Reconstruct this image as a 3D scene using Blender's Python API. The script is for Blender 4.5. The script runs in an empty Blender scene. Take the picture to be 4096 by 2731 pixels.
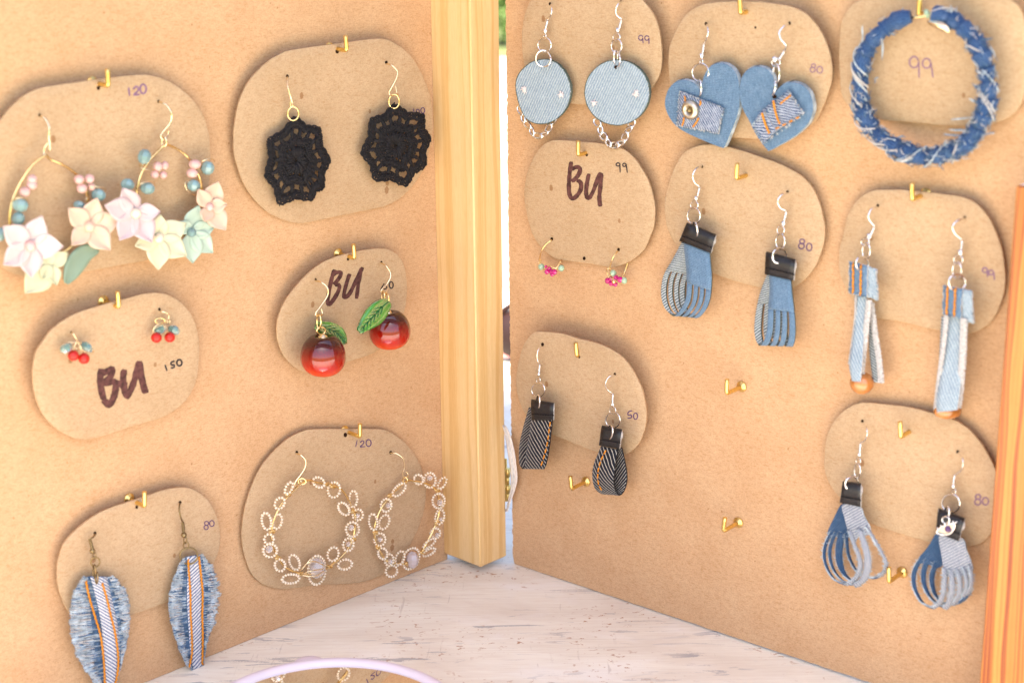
import bpy, math, random
from mathutils import Vector as V, Matrix
random.seed(7)
PI = math.pi
sc = bpy.context.scene
C = sc.collection

# ---------------------------------------------------------------- camera
FOC, CW, CH = 6400.0, 4096.0, 2731.0          # focal length in pixels of the photograph
CAM = V((0.0, 0.0, 0.37))
_th, _ro = math.radians(15.55), math.radians(-0.69)
FWD = V((0, math.cos(_th), -math.sin(_th)))
_r0 = V((1, 0, 0)); _u0 = _r0.cross(FWD)
RT = math.cos(_ro) * _r0 + math.sin(_ro) * _u0
UP = -math.sin(_ro) * _r0 + math.cos(_ro) * _u0
cam = bpy.data.cameras.new('camera')
co = bpy.data.objects.new('camera', cam); C.objects.link(co)
m = Matrix((RT, UP, -FWD)).transposed().to_4x4(); m.translation = CAM
co.matrix_world = m
cam.sensor_width = 36.0
cam.lens = FOC / CW * 36.0
cam.clip_start = 0.01; cam.clip_end = 300
cam.dof.use_dof = True
cam.dof.focus_distance = 0.85
cam.dof.aperture_fstop = 9.5
sc.camera = co

# ---------------------------------------------------------------- light
SUN_EL, SUN_AZ = math.radians(60), math.radians(178)     # high, behind the camera: it strikes the table front, the canopy shades the boards
world = bpy.data.worlds.new('World'); sc.world = world
world.use_nodes = True
wn = world.node_tree
sky = wn.nodes.new('ShaderNodeTexSky'); sky.sky_type = 'NISHITA'
sky.sun_disc = False; sky.sun_elevation = SUN_EL; sky.sun_rotation = SUN_AZ
sky.dust_density = 2.0; sky.air_density = 1.0; sky.ozone_density = 1.0
bg = wn.nodes['Background']; bg.inputs['Strength'].default_value = 0.10
wn.links.new(sky.outputs[0], bg.inputs['Color'])
sl = bpy.data.lights.new('sun', 'SUN'); sl.energy = 5.0; sl.angle = math.radians(9)
sl.color = (1.0, 0.90, 0.76)
so = bpy.data.objects.new('sun', sl); C.objects.link(so)
sd = V((math.sin(SUN_AZ) * math.cos(SUN_EL), math.cos(SUN_AZ) * math.cos(SUN_EL), math.sin(SUN_EL)))
so.rotation_euler = sd.to_track_quat('Z', 'Y').to_euler()
so.location = sd * 3
sc.view_settings.view_transform = 'Standard'; sc.view_settings.look = 'None'
sc.view_settings.gamma = 1.0; sc.view_settings.exposure = 2.2

# ---------------------------------------------------------------- materials
def nmat(name):
    mt = bpy.data.materials.new(name); mt.use_nodes = True
    nt = mt.node_tree
    return mt, nt, nt.nodes['Principled BSDF']
def N(nt, typ, **kw):
    n = nt.nodes.new(typ)
    for k, v in kw.items():
        if k.startswith('i_'):
            key = k[2:]
            n.inputs[int(key) if key.isdigit() else key].default_value = v
        else: setattr(n, k, v)
    return n
def ramp(nt, src, stops, interp='LINEAR'):
    r = nt.nodes.new('ShaderNodeValToRGB'); r.color_ramp.interpolation = interp
    el = r.color_ramp.elements
    while len(el) < len(stops): el.new(0.5)
    for e, (p, c) in zip(el, stops):
        e.position = p; e.color = (*c, 1) if len(c) == 3 else c
    nt.links.new(src, r.inputs[0]); return r
def mix(nt, fac, a, b, mode='MIX'):
    n = nt.nodes.new('ShaderNodeMix'); n.data_type = 'RGBA'; n.blend_type = mode
    for i, s in ((0, fac), (6, a), (7, b)):
        if hasattr(s, 'is_output') or isinstance(s, bpy.types.NodeSocket): nt.links.new(s, n.inputs[i])
        elif i == 0: n.inputs[0].default_value = s
        else: n.inputs[i].default_value = (*s, 1)
    return n.outputs[2]
def noise(nt, vec, scale, detail=3, rough=0.55, dist=0.0):
    n = N(nt, 'ShaderNodeTexNoise'); n.inputs['Scale'].default_value = scale
    n.inputs['Detail'].default_value = detail; n.inputs['Roughness'].default_value = rough
    n.inputs['Distortion'].default_value = dist
    nt.links.new(vec, n.inputs['Vector']); return n.outputs['Fac']
def mapping(nt, vec, scale=(1, 1, 1), rot=(0, 0, 0), loc=(0, 0, 0)):
    n = N(nt, 'ShaderNodeMapping'); n.inputs['Scale'].default_value = scale
    n.inputs['Rotation'].default_value = rot; n.inputs['Location'].default_value = loc
    nt.links.new(vec, n.inputs['Vector']); return n.outputs[0]
def bump(nt, p, h, strength, dist):
    b = N(nt, 'ShaderNodeBump'); b.inputs['Strength'].default_value = strength; b.inputs['Distance'].default_value = dist
    nt.links.new(h, b.inputs['Height']); nt.links.new(b.outputs[0], p.inputs['Normal'])
def objvec(nt): return N(nt, 'ShaderNodeTexCoord').outputs['Object']
def uvvec(nt): return N(nt, 'ShaderNodeTexCoord').outputs['UV']

def fibre_mat(name, base, dark, light, fleck, fl_scale, fl_amt, rough=0.75):
    """pressed fibre: cloudy tone, fine mottling, short fibres and sparse dark flecks (UV in mm)"""
    mt, nt, p = nmat(name)
    uv = uvvec(nt)
    big = noise(nt, uv, 0.035, 4, 0.6)
    col = ramp(nt, big, [(0.3, dark), (0.52, base), (0.72, light)]).outputs[0]
    fine = noise(nt, uv, 1.3, 4, 0.75)
    fr = ramp(nt, fine, [(0.30, (0.66, 0.57, 0.45)), (0.5, (1, 1, 1)), (0.75, (1.16, 1.15, 1.12))]).outputs[0]
    col = mix(nt, 0.75, col, fr, 'MULTIPLY')
    med = noise(nt, uv, 0.42, 3, 0.7)
    col = mix(nt, 0.6, col, ramp(nt, med, [(0.33, (0.86, 0.80, 0.72)), (0.5, (1, 1, 1)), (0.68, (1.08, 1.07, 1.06))]).outputs[0], 'MULTIPLY')
    # short fibres in three directions
    for k, ang in enumerate((0.3, 1.4, 2.4)):
        v = mapping(nt, uv, (0.35, 2.2, 1), (0, 0, ang), (k * 31, k * 17, 0))
        f = noise(nt, v, 0.9, 2, 0.5, 0.6)
        r = ramp(nt, f, [(0.60, (0, 0, 0)), (0.68, (1, 1, 1))]).outputs[0]
        fac = N(nt, 'ShaderNodeMath', operation='MULTIPLY'); nt.links.new(r, fac.inputs[0]); fac.inputs[1].default_value = 0.42
        col = mix(nt, fac.outputs[0], col, fleck)
    vo = N(nt, 'ShaderNodeTexVoronoi'); vo.inputs['Scale'].default_value = fl_scale; vo.inputs['Randomness'].default_value = 1
    dn = N(nt, 'ShaderNodeTexNoise'); dn.inputs['Scale'].default_value = 0.9; nt.links.new(uv, dn.inputs['Vector'])
    da = N(nt, 'ShaderNodeVectorMath', operation='MULTIPLY_ADD'); nt.links.new(dn.outputs['Color'], da.inputs[0]); da.inputs[1].default_value = (0.9, 0.9, 0); nt.links.new(mapping(nt, uv, (1, 0.7, 1)), da.inputs[2])
    nt.links.new(da.outputs[0], vo.inputs['Vector'])
    sep = N(nt, 'ShaderNodeSeparateColor'); nt.links.new(vo.outputs['Color'], sep.inputs[0])
    thr = N(nt, 'ShaderNodeMath', operation='MULTIPLY'); nt.links.new(sep.outputs[0], thr.inputs[0]); thr.inputs[1].default_value = fl_amt
    lt = N(nt, 'ShaderNodeMath', operation='LESS_THAN'); nt.links.new(vo.outputs['Distance'], lt.inputs[0])
    sb = N(nt, 'ShaderNodeMath', operation='SUBTRACT'); nt.links.new(thr.outputs[0], sb.inputs[0]); sb.inputs[1].default_value = fl_amt * 0.76
    nt.links.new(sb.outputs[0], lt.inputs[1])
    f2 = N(nt, 'ShaderNodeMath', operation='MULTIPLY'); nt.links.new(lt.outputs[0], f2.inputs[0]); f2.inputs[1].default_value = 0.7
    col = mix(nt, f2.outputs[0], col, (fleck[0] * 0.7, fleck[1] * 0.6, fleck[2] * 0.5))
    nt.links.new(col, p.inputs['Base Color'])
    p.inputs['Roughness'].default_value = rough
    p.inputs['Specular IOR Level'].default_value = 0.25
    bump(nt, p, fine, 0.08, 0.0002)
    return mt

def wood_mat(name, a, b, c, freq=300, rough=0.5, coat=0.0):
    mt, nt, p = nmat(name); uv = uvvec(nt)
    w = noise(nt, mapping(nt, uv, (0.03, 0.004, 1)), 2.0, 2, 0.5)
    wv = N(nt, 'ShaderNodeVectorMath', operation='ADD')
    cx = N(nt, 'ShaderNodeCombineXYZ'); mm = N(nt, 'ShaderNodeMath', operation='MULTIPLY')
    nt.links.new(w, mm.inputs[0]); mm.inputs[1].default_value = 9.0; nt.links.new(mm.outputs[0], cx.inputs[0])
    nt.links.new(uv, wv.inputs[0]); nt.links.new(cx.outputs[0], wv.inputs[1])
    band = noise(nt, mapping(nt, wv.outputs[0], (1, 0.004, 1)), freq, 3, 0.6)
    col = ramp(nt, band, [(0.36, a), (0.455, b), (0.5, c), (0.53, b), (0.60, a), (0.8, a)]).outputs[0]
    fine = noise(nt, mapping(nt, uv, (1, 0.03, 1)), 3.5, 3, 0.7)
    fr = ramp(nt, fine, [(0.3, (0.88, 0.80, 0.7)), (0.55, (1, 1, 1)), (0.8, (1.08, 1.08, 1.06))]).outputs[0]
    col = mix(nt, 0.8, col, fr, 'MULTIPLY')
    sp = noise(nt, mapping(nt, uv, (1, 0.25, 1)), 0.35, 2, 0.4)
    sr = ramp(nt, sp, [(0.73, (0, 0, 0)), (0.76, (1, 1, 1))]).outputs[0]
    f = N(nt, 'ShaderNodeMath', operation='MULTIPLY'); nt.links.new(sr, f.inputs[0]); f.inputs[1].default_value = 0.5
    col = mix(nt, f.outputs[0], col, c)
    nt.links.new(col, p.inputs['Base Color']); p.inputs['Roughness'].default_value = rough
    p.inputs['Coat Weight'].default_value = coat; p.inputs['Coat Roughness'].default_value = 0.3
    bump(nt, p, fine, 0.15, 0.0002)
    return mt

def metal(name, col, rough=0.22):
    mt, nt, p = nmat(name)
    n = noise(nt, objvec(nt), 900, 2)
    r = ramp(nt, n, [(0.3, tuple(x * 0.8 for x in col)), (0.7, col)]).outputs[0]
    nt.links.new(r, p.inputs['Base Color'])
    p.inputs['Metallic'].default_value = 1.0; p.inputs['Roughness'].default_value = rough
    return mt

def denim(name, warp, weft, period=1.5, ang=0.0, wear=0.25, mix_pt=0.5, wid=0.22):
    """diagonal twill lines on UV in mm, with slubs and worn patches"""
    mt, nt, p = nmat(name); uv = uvvec(nt)
    wv = N(nt, 'ShaderNodeTexWave', wave_type='BANDS', bands_direction='X', wave_profile='SIN')
    wv.inputs['Scale'].default_value = 0.314 / period
    wv.inputs['Distortion'].default_value = 1.6; wv.inputs['Detail'].default_value = 1.5; wv.inputs['Detail Scale'].default_value = 1.2
    nt.links.new(mapping(nt, uv, (1, 1, 1), (0, 0, ang)), wv.inputs['Vector'])
    tw = ramp(nt, wv.outputs['Fac'], [(mix_pt - wid, warp), (min(1.0, mix_pt + wid), weft)]).outputs[0]
    st = noise(nt, mapping(nt, uv, (1.0, 0.12, 1)), 2.2, 3, 0.7)
    tw = mix(nt, 0.8, tw, ramp(nt, st, [(0.3, (0.62, 0.67, 0.74)), (0.5, (1, 1, 1)), (0.75, (1.35, 1.28, 1.2))]).outputs[0], 'MULTIPLY')
    mo = noise(nt, uv, 1.1, 4, 0.75)
    tw = mix(nt, 0.9, tw, ramp(nt, mo, [(0.32, (0.68, 0.71, 0.76)), (0.5, (1, 1, 1)), (0.7, (1.3, 1.26, 1.2))]).outputs[0], 'MULTIPLY')
    we = noise(nt, uv, 0.25, 4, 0.7)
    wr = ramp(nt, we, [(0.5, (0, 0, 0)), (0.75, (wear,) * 3)]).outputs[0]
    tw = mix(nt, wr, tw, tuple(min(1, x * 1.15 + 0.12) for x in weft))
    nt.links.new(tw, p.inputs['Base Color'])
    p.inputs['Roughness'].default_value = 0.9; p.inputs['Specular IOR Level'].default_value = 0.15
    p.inputs['Sheen Weight'].default_value = 0.15
    bump(nt, p, wv.outputs['Fac'], 0.5, 0.0003)
    return mt

def plain(name, col, rough=0.6, spec=0.5, var=0.18, scale=700, sss=0.0, trans=0.0, coat=0.0, ior=1.5, bumpd=0.0):
    mt, nt, p = nmat(name)
    n = noise(nt, objvec(nt), scale, 3)
    lo = tuple(max(0, x * (1 - var)) for x in col); hi = tuple(min(1, x * (1 + var * 0.6)) for x in col)
    nt.links.new(ramp(nt, n, [(0.3, lo), (0.7, hi)]).outputs[0], p.inputs['Base Color'])
    p.inputs['Roughness'].default_value = rough; p.inputs['Specular IOR Level'].default_value = spec
    p.inputs['Transmission Weight'].default_value = trans; p.inputs['IOR'].default_value = ior
    p.inputs['Coat Weight'].default_value = coat; p.inputs['Coat Roughness'].default_value = 0.03
    if sss:
        p.inputs['Subsurface Weight'].default_value = sss; p.inputs['Subsurface Radius'].default_value = (1, 0.6, 0.4)
        p.inputs['Subsurface Scale'].default_value = 0.0012
    if bumpd: bump(nt, p, n, 0.6, bumpd)
    return mt

M = {}
M['board'] = fibre_mat('hardboard', (0.545, 0.333, 0.185), (0.515, 0.305, 0.163), (0.57, 0.36, 0.205), (0.38, 0.18, 0.06), 0.24, 0.42)
M['card'] = fibre_mat('kraft_card', (0.46, 0.315, 0.19), (0.43, 0.29, 0.17), (0.49, 0.34, 0.21), (0.34, 0.17, 0.07), 0.09, 0.85)
M['cardedge'] = plain('card_edge', (0.46, 0.30, 0.17), 0.9, 0.1)
M['boardedge'] = plain('board_edge', (0.38, 0.21, 0.09), 0.9, 0.1)
M['pine'] = wood_mat('pale_pine', (0.75, 0.505, 0.245), (0.72, 0.47, 0.21), (0.66, 0.39, 0.145), 0.10)
M['orangepine'] = wood_mat('orange_pine', (0.55, 0.225, 0.042), (0.47, 0.15, 0.02), (0.25, 0.045, 0.007), 0.15, 0.4, 0.15)
M['brass'] = metal('brass', (0.93, 0.66, 0.22), 0.3)
M['gold'] = metal('gold_wire', (0.95, 0.71, 0.34), 0.2)
M['palegold'] = metal('pale_gold_wire', (0.97, 0.80, 0.52), 0.2)
M['silver'] = metal('silver_wire', (0.93, 0.91, 0.89), 0.16)
M['bronze'] = metal('antique_bronze', (0.30, 0.21, 0.10), 0.38)
M['nickel'] = metal('worn_nickel', (0.66, 0.58, 0.46), 0.35)
M['ink'] = plain('violet_ink', (0.10, 0.045, 0.13), 0.6, 0.3, 0.5, 2500)
M['inkfaint'] = plain('faded_violet_ink', (0.24, 0.13, 0.20), 0.7, 0.2, 0.5, 2500)
M['inkblack'] = plain('black_ink', (0.03, 0.02, 0.025), 0.5, 0.3, 0.4, 2500)
M['marker'] = plain('brown_marker', (0.105, 0.04, 0.035), 0.65, 0.2, 0.6, 420)
M['hole'] = plain('hole_shade', (0.03, 0.015, 0.01), 1.0, 0.0)
M['yarn'] = plain('black_cotton', (0.010, 0.008, 0.010), 0.75, 0.3, 0.4, 2500)
M['leather'] = plain('black_leather', (0.012, 0.010, 0.011), 0.42, 0.5, 0.4, 900, bumpd=0.0003)
M['felt'] = plain('grey_felt', (0.55, 0.53, 0.52), 0.95, 0.1, 0.3, 1500)
M['lightdenim'] = denim('light_denim', (0.215, 0.285, 0.36), (0.36, 0.415, 0.46), 1.4, 0.55)
M['middenim'] = denim('mid_blue_denim', (0.06, 0.12, 0.22), (0.14, 0.22, 0.33), 0.9, 0.9, 0.3)
M['skydenim'] = denim('sky_blue_denim', (0.075, 0.14, 0.235), (0.145, 0.225, 0.33), 0.8, 1.57, 0.3)
M['greydenim'] = denim('denim_inside', (0.09, 0.11, 0.12), (0.44, 0.48, 0.50), 1.3, 1.15, 0.1)
M['palegrey'] = denim('pale_denim_inside', (0.17, 0.185, 0.24), (0.36, 0.37, 0.40), 1.2, 0.9, 0.2)
M['darkdenim'] = denim('indigo_denim', (0.012, 0.035, 0.09), (0.05, 0.105, 0.20), 0.9, 0.7, 0.35)
M['hoopdenim'] = denim('wrapped_denim', (0.012, 0.035, 0.11), (0.045, 0.10, 0.23), 1.0, 0.7, 0.4)
M['blackdenim'] = denim('black_denim', (0.010, 0.010, 0.016), (0.50, 0.45, 0.39), 1.9, 0.75, 0.0, 0.92, 0.07)
M['striped'] = denim('striped_twill', (0.10, 0.13, 0.25), (0.62, 0.61, 0.62), 1.6, 1.0, 0.05, 0.40)
M['stripedup'] = denim('striped_twill_rising', (0.10, 0.13, 0.25), (0.62, 0.61, 0.62), 1.6, -1.0, 0.05, 0.40)
M['patchdenim'] = denim('washed_denim', (0.03, 0.06, 0.14), (0.36, 0.39, 0.47), 1.2, 0.8, 0.6)
M['fringe'] = plain('frayed_cotton', (0.44, 0.50, 0.55), 0.95, 0.1, 0.55, 260)
M['fringeblue'] = plain('frayed_blue', (0.10, 0.17, 0.28), 0.95, 0.1, 0.5, 400)
M['whitethread'] = plain('white_thread', (0.56, 0.52, 0.50), 0.95, 0.1, 0.4, 1400)
M['pinkthread'] = plain('pale_pink_thread', (0.82, 0.70, 0.68), 0.95, 0.1)
M['orangethread'] = plain('orange_thread', (0.66, 0.24, 0.015), 0.8, 0.2, 0.4, 1500)
M['clothedge'] = plain('burnt_edge', (0.10, 0.12, 0.10), 0.95, 0.1, 0.4, 1500)
M['teal'] = plain('teal_glass_bead', (0.21, 0.33, 0.33), 0.12, 0.6, 0.3, 120, sss=0.3, coat=0.6)
M['tealclear'] = plain('clear_teal_bead', (0.20, 0.38, 0.36), 0.05, 0.6, 0.2, 300, trans=0.6, coat=0.5)
M['pinkbead'] = plain('pink_bead', (0.66, 0.40, 0.36), 0.15, 0.5, 0.1, 300, sss=0.4, coat=0.4)
M['redbead'] = plain('red_bead', (0.52, 0.012, 0.004), 0.35, 0.5, 0.15, 300)
M['magenta'] = plain('magenta_bead', (0.50, 0.006, 0.16), 0.08, 0.6, 0.3, 500, coat=0.7)
M['greenbead'] = plain('pale_green_bead', (0.36, 0.48, 0.33), 0.15, 0.5, 0.15, 400, sss=0.3, coat=0.4)
M['pearl'] = plain('pearl_seed_bead', (0.74, 0.60, 0.45), 0.10, 0.6, 0.12, 900, coat=0.8)
M['crystal'] = plain('crystal', (0.80, 0.72, 0.68), 0.01, 0.8, 0.03, 300, trans=0.7, coat=1.0)
M['crystalgrey'] = plain('smoky_crystal', (0.72, 0.60, 0.58), 0.05, 0.8, 0.1, 300, trans=0.5, coat=0.6)
M['agate'] = plain('amber_agate', (0.42, 0.15, 0.035), 0.12, 0.6, 0.6, 90, sss=0.2, coat=0.6)
for nm, c in dict(blush=(0.60, 0.475, 0.465), peach=(0.65, 0.46, 0.35), lilacpink=(0.57, 0.44, 0.45), cream=(0.60, 0.56, 0.39), mint=(0.41, 0.51, 0.42), palegreen=(0.54, 0.53, 0.36), sage=(0.20, 0.27, 0.20)).items():
    M[nm] = plain('petal_' + nm, c, 0.5, 0.35, 0.05, 200, sss=0.12)
M['leafglass'] = plain('green_glass_leaf', (0.06, 0.30, 0.035), 0.15, 0.6, 0.5, 140, trans=0.35, coat=0.4)
M['leafvein'] = plain('leaf_vein', (0.005, 0.10, 0.03), 0.3, 0.5)
M['lilac'] = plain('lilac_plastic', (0.62, 0.52, 0.56), 0.3, 0.5, 0.02, 60)
mt, nt, p = nmat('mirror_glass'); p.inputs['Metallic'].default_value = 1; p.inputs['Roughness'].default_value = 0.02
p.inputs['Base Color'].default_value = (0.9, 0.9, 0.9, 1); M['mirror'] = mt
M['raffia'] = plain('white_raffia', (0.80, 0.70, 0.62), 0.5, 0.4, 0.2, 500)
M['bag'] = plain('brown_leather', (0.04, 0.016, 0.012), 0.5, 0.4)
M['pinkcloth'] = plain('pink_cloth', (0.62, 0.27, 0.25), 0.9, 0.1, 0.2, 8)
M['white'] = plain('white_ceramic', (0.82, 0.82, 0.82), 0.3, 0.5, 0.02)

# two tone dyed glass of the cherries: plum at the crown, red below, light glowing through the base painted orange
mt, nt, p = nmat('cherry_glass'); M['cherry'] = mt
g = N(nt, 'ShaderNodeTexCoord').outputs['Generated']
sp = N(nt, 'ShaderNodeSeparateXYZ'); nt.links.new(g, sp.inputs[0])
ad = N(nt, 'ShaderNodeMath', operation='ADD'); nn = noise(nt, g, 3, 2); mm = N(nt, 'ShaderNodeMath', operation='MULTIPLY')
nt.links.new(nn, mm.inputs[0]); mm.inputs[1].default_value = 0.12
nt.links.new(sp.outputs[2], ad.inputs[0]); nt.links.new(mm.outputs[0], ad.inputs[1])
nt.links.new(ramp(nt, ad.outputs[0], [(0.05, (0.62, 0.06, 0.003)), (0.36, (0.38, 0.012, 0.003)), (0.66, (0.18, 0.006, 0.003)), (0.92, (0.045, 0.005, 0.004))]).outputs[0], p.inputs['Base Color'])
p.inputs['Roughness'].default_value = 0.03; p.inputs['Coat Weight'].default_value = 0.2; p.inputs['Coat Roughness'].default_value = 0.02
p.inputs['Specular IOR Level'].default_value = 0.6

# whitewashed table: grain along x, worn through to grey and tan in streaks and scratches
mt, nt, p = nmat('whitewashed_wood'); M['table'] = mt
ov = objvec(nt)
gr = noise(nt, mapping(nt, ov, (26, 700, 1)), 1.0, 5, 0.7, 0.3)
col = ramp(nt, gr, [(0.28, (0.70, 0.63, 0.53)), (0.45, (0.80, 0.74, 0.635)), (0.65, (0.84, 0.80, 0.70))]).outputs[0]
pt = noise(nt, mapping(nt, ov, (9, 22, 1)), 1.0, 5, 0.65, 0.5)
col = mix(nt, ramp(nt, pt, [(0.36, (0.55,) * 3), (0.58, (0, 0, 0))]).outputs[0], col, (0.62, 0.52, 0.42))
wp = noise(nt, mapping(nt, ov, (14, 30, 1), (0, 0, 0.1), (7, 3, 0)), 1.0, 4, 0.6, 0.4)
col = mix(nt, ramp(nt, wp, [(0.54, (0, 0, 0)), (0.68, (0.6,) * 3)]).outputs[0], col, (0.84, 0.81, 0.76))
lines = noise(nt, mapping(nt, ov, (14, 900, 1)), 1.0, 3, 0.6)
col = mix(nt, ramp(nt, lines, [(0.66, (0, 0, 0)), (0.74, (0.4,) * 3)]).outputs[0], col, (0.34, 0.27, 0.24))
def scratch(scl, ang, loc, t0, t1, amt, c_):
    global col
    n_ = noise(nt, mapping(nt, ov, scl, (0, 0, ang), loc), 1.0, 3, 0.6, 0.8)
    edge = noise(nt, ov, 900, 2); mx = N(nt, 'ShaderNodeMath', operation='MULTIPLY_ADD'); nt.links.new(edge, mx.inputs[0]); mx.inputs[1].default_value = 0.10; nt.links.new(n_, mx.inputs[2])
    rr_ = ramp(nt, mx.outputs[0], [(t0 + 0.05, (0, 0, 0)), (t1 + 0.05, (amt,) * 3)]).outputs[0]
    mk = ramp(nt, noise(nt, mapping(nt, ov, (13, 19, 1), (0, 0, 0), tuple(q * 3.1 + 2 for q in loc)), 1.0, 2), [(0.47, (0, 0, 0)), (0.6, (1, 1, 1))]).outputs[0]
    col = mix(nt, mix(nt, 1.0, rr_, mk, 'MULTIPLY'), col, c_)
scratch((26, 170, 1), -0.5, (0, 0, 0), 0.60, 0.63, 0.7, (0.30, 0.29, 0.31))
scratch((38, 240, 1), -0.15, (5, 2, 0), 0.63, 0.66, 0.55, (0.36, 0.33, 0.32))
scratch((300, 30, 1), 0.12, (3, 1, 0), 0.65, 0.70, 0.4, (0.40, 0.32, 0.26))
scratch((200, 320, 1), 0, (1, 8, 0), 0.62, 0.65, 0.85, (0.38, 0.18, 0.07))
nt.links.new(col, p.inputs['Base Color']); p.inputs['Roughness'].default_value = 0.55
bump(nt, p, gr, 0.3, 0.0004)
mt, nt, p = nmat('lawn'); M['lawn'] = mt
gn = noise(nt, objvec(nt), 0.5, 4, 0.6)
nt.links.new(ramp(nt, gn, [(0.4, (0.10, 0.14, 0.035)), (0.6, (0.18, 0.21, 0.07))]).outputs[0], p.inputs['Base Color']); p.inputs['Roughness'].default_value = 0.9
M['path'] = plain('pale_paving', (0.62, 0.62, 0.56), 0.9, 0.2, 0.1, 3)
M['leaf'] = plain('shrub_leaf', (0.10, 0.17, 0.03), 0.6, 0.3, 0.4, 6)

# ---------------------------------------------------------------- geometry kit
def catmull(pts, n=6, closed=False):
    out = []; L = len(pts); D = len(pts[0])
    rng = range(L if closed else L - 1)
    for i in rng:
        if closed: p0, p1, p2, p3 = pts[(i - 1) % L], pts[i], pts[(i + 1) % L], pts[(i + 2) % L]
        else: p0, p1, p2, p3 = pts[max(i - 1, 0)], pts[i], pts[i + 1], pts[min(i + 2, L - 1)]
        for k in range(n):
            t = k / n
            out.append(tuple(0.5 * (2 * p1[d] + (p2[d] - p0[d]) * t + (2 * p0[d] - 5 * p1[d] + 4 * p2[d] - p3[d]) * t * t + (3 * p1[d] - p0[d] - 3 * p2[d] + p3[d]) * t ** 3) for d in range(D)))
    if not closed: out.append(tuple(pts[-1]))
    return out

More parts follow.
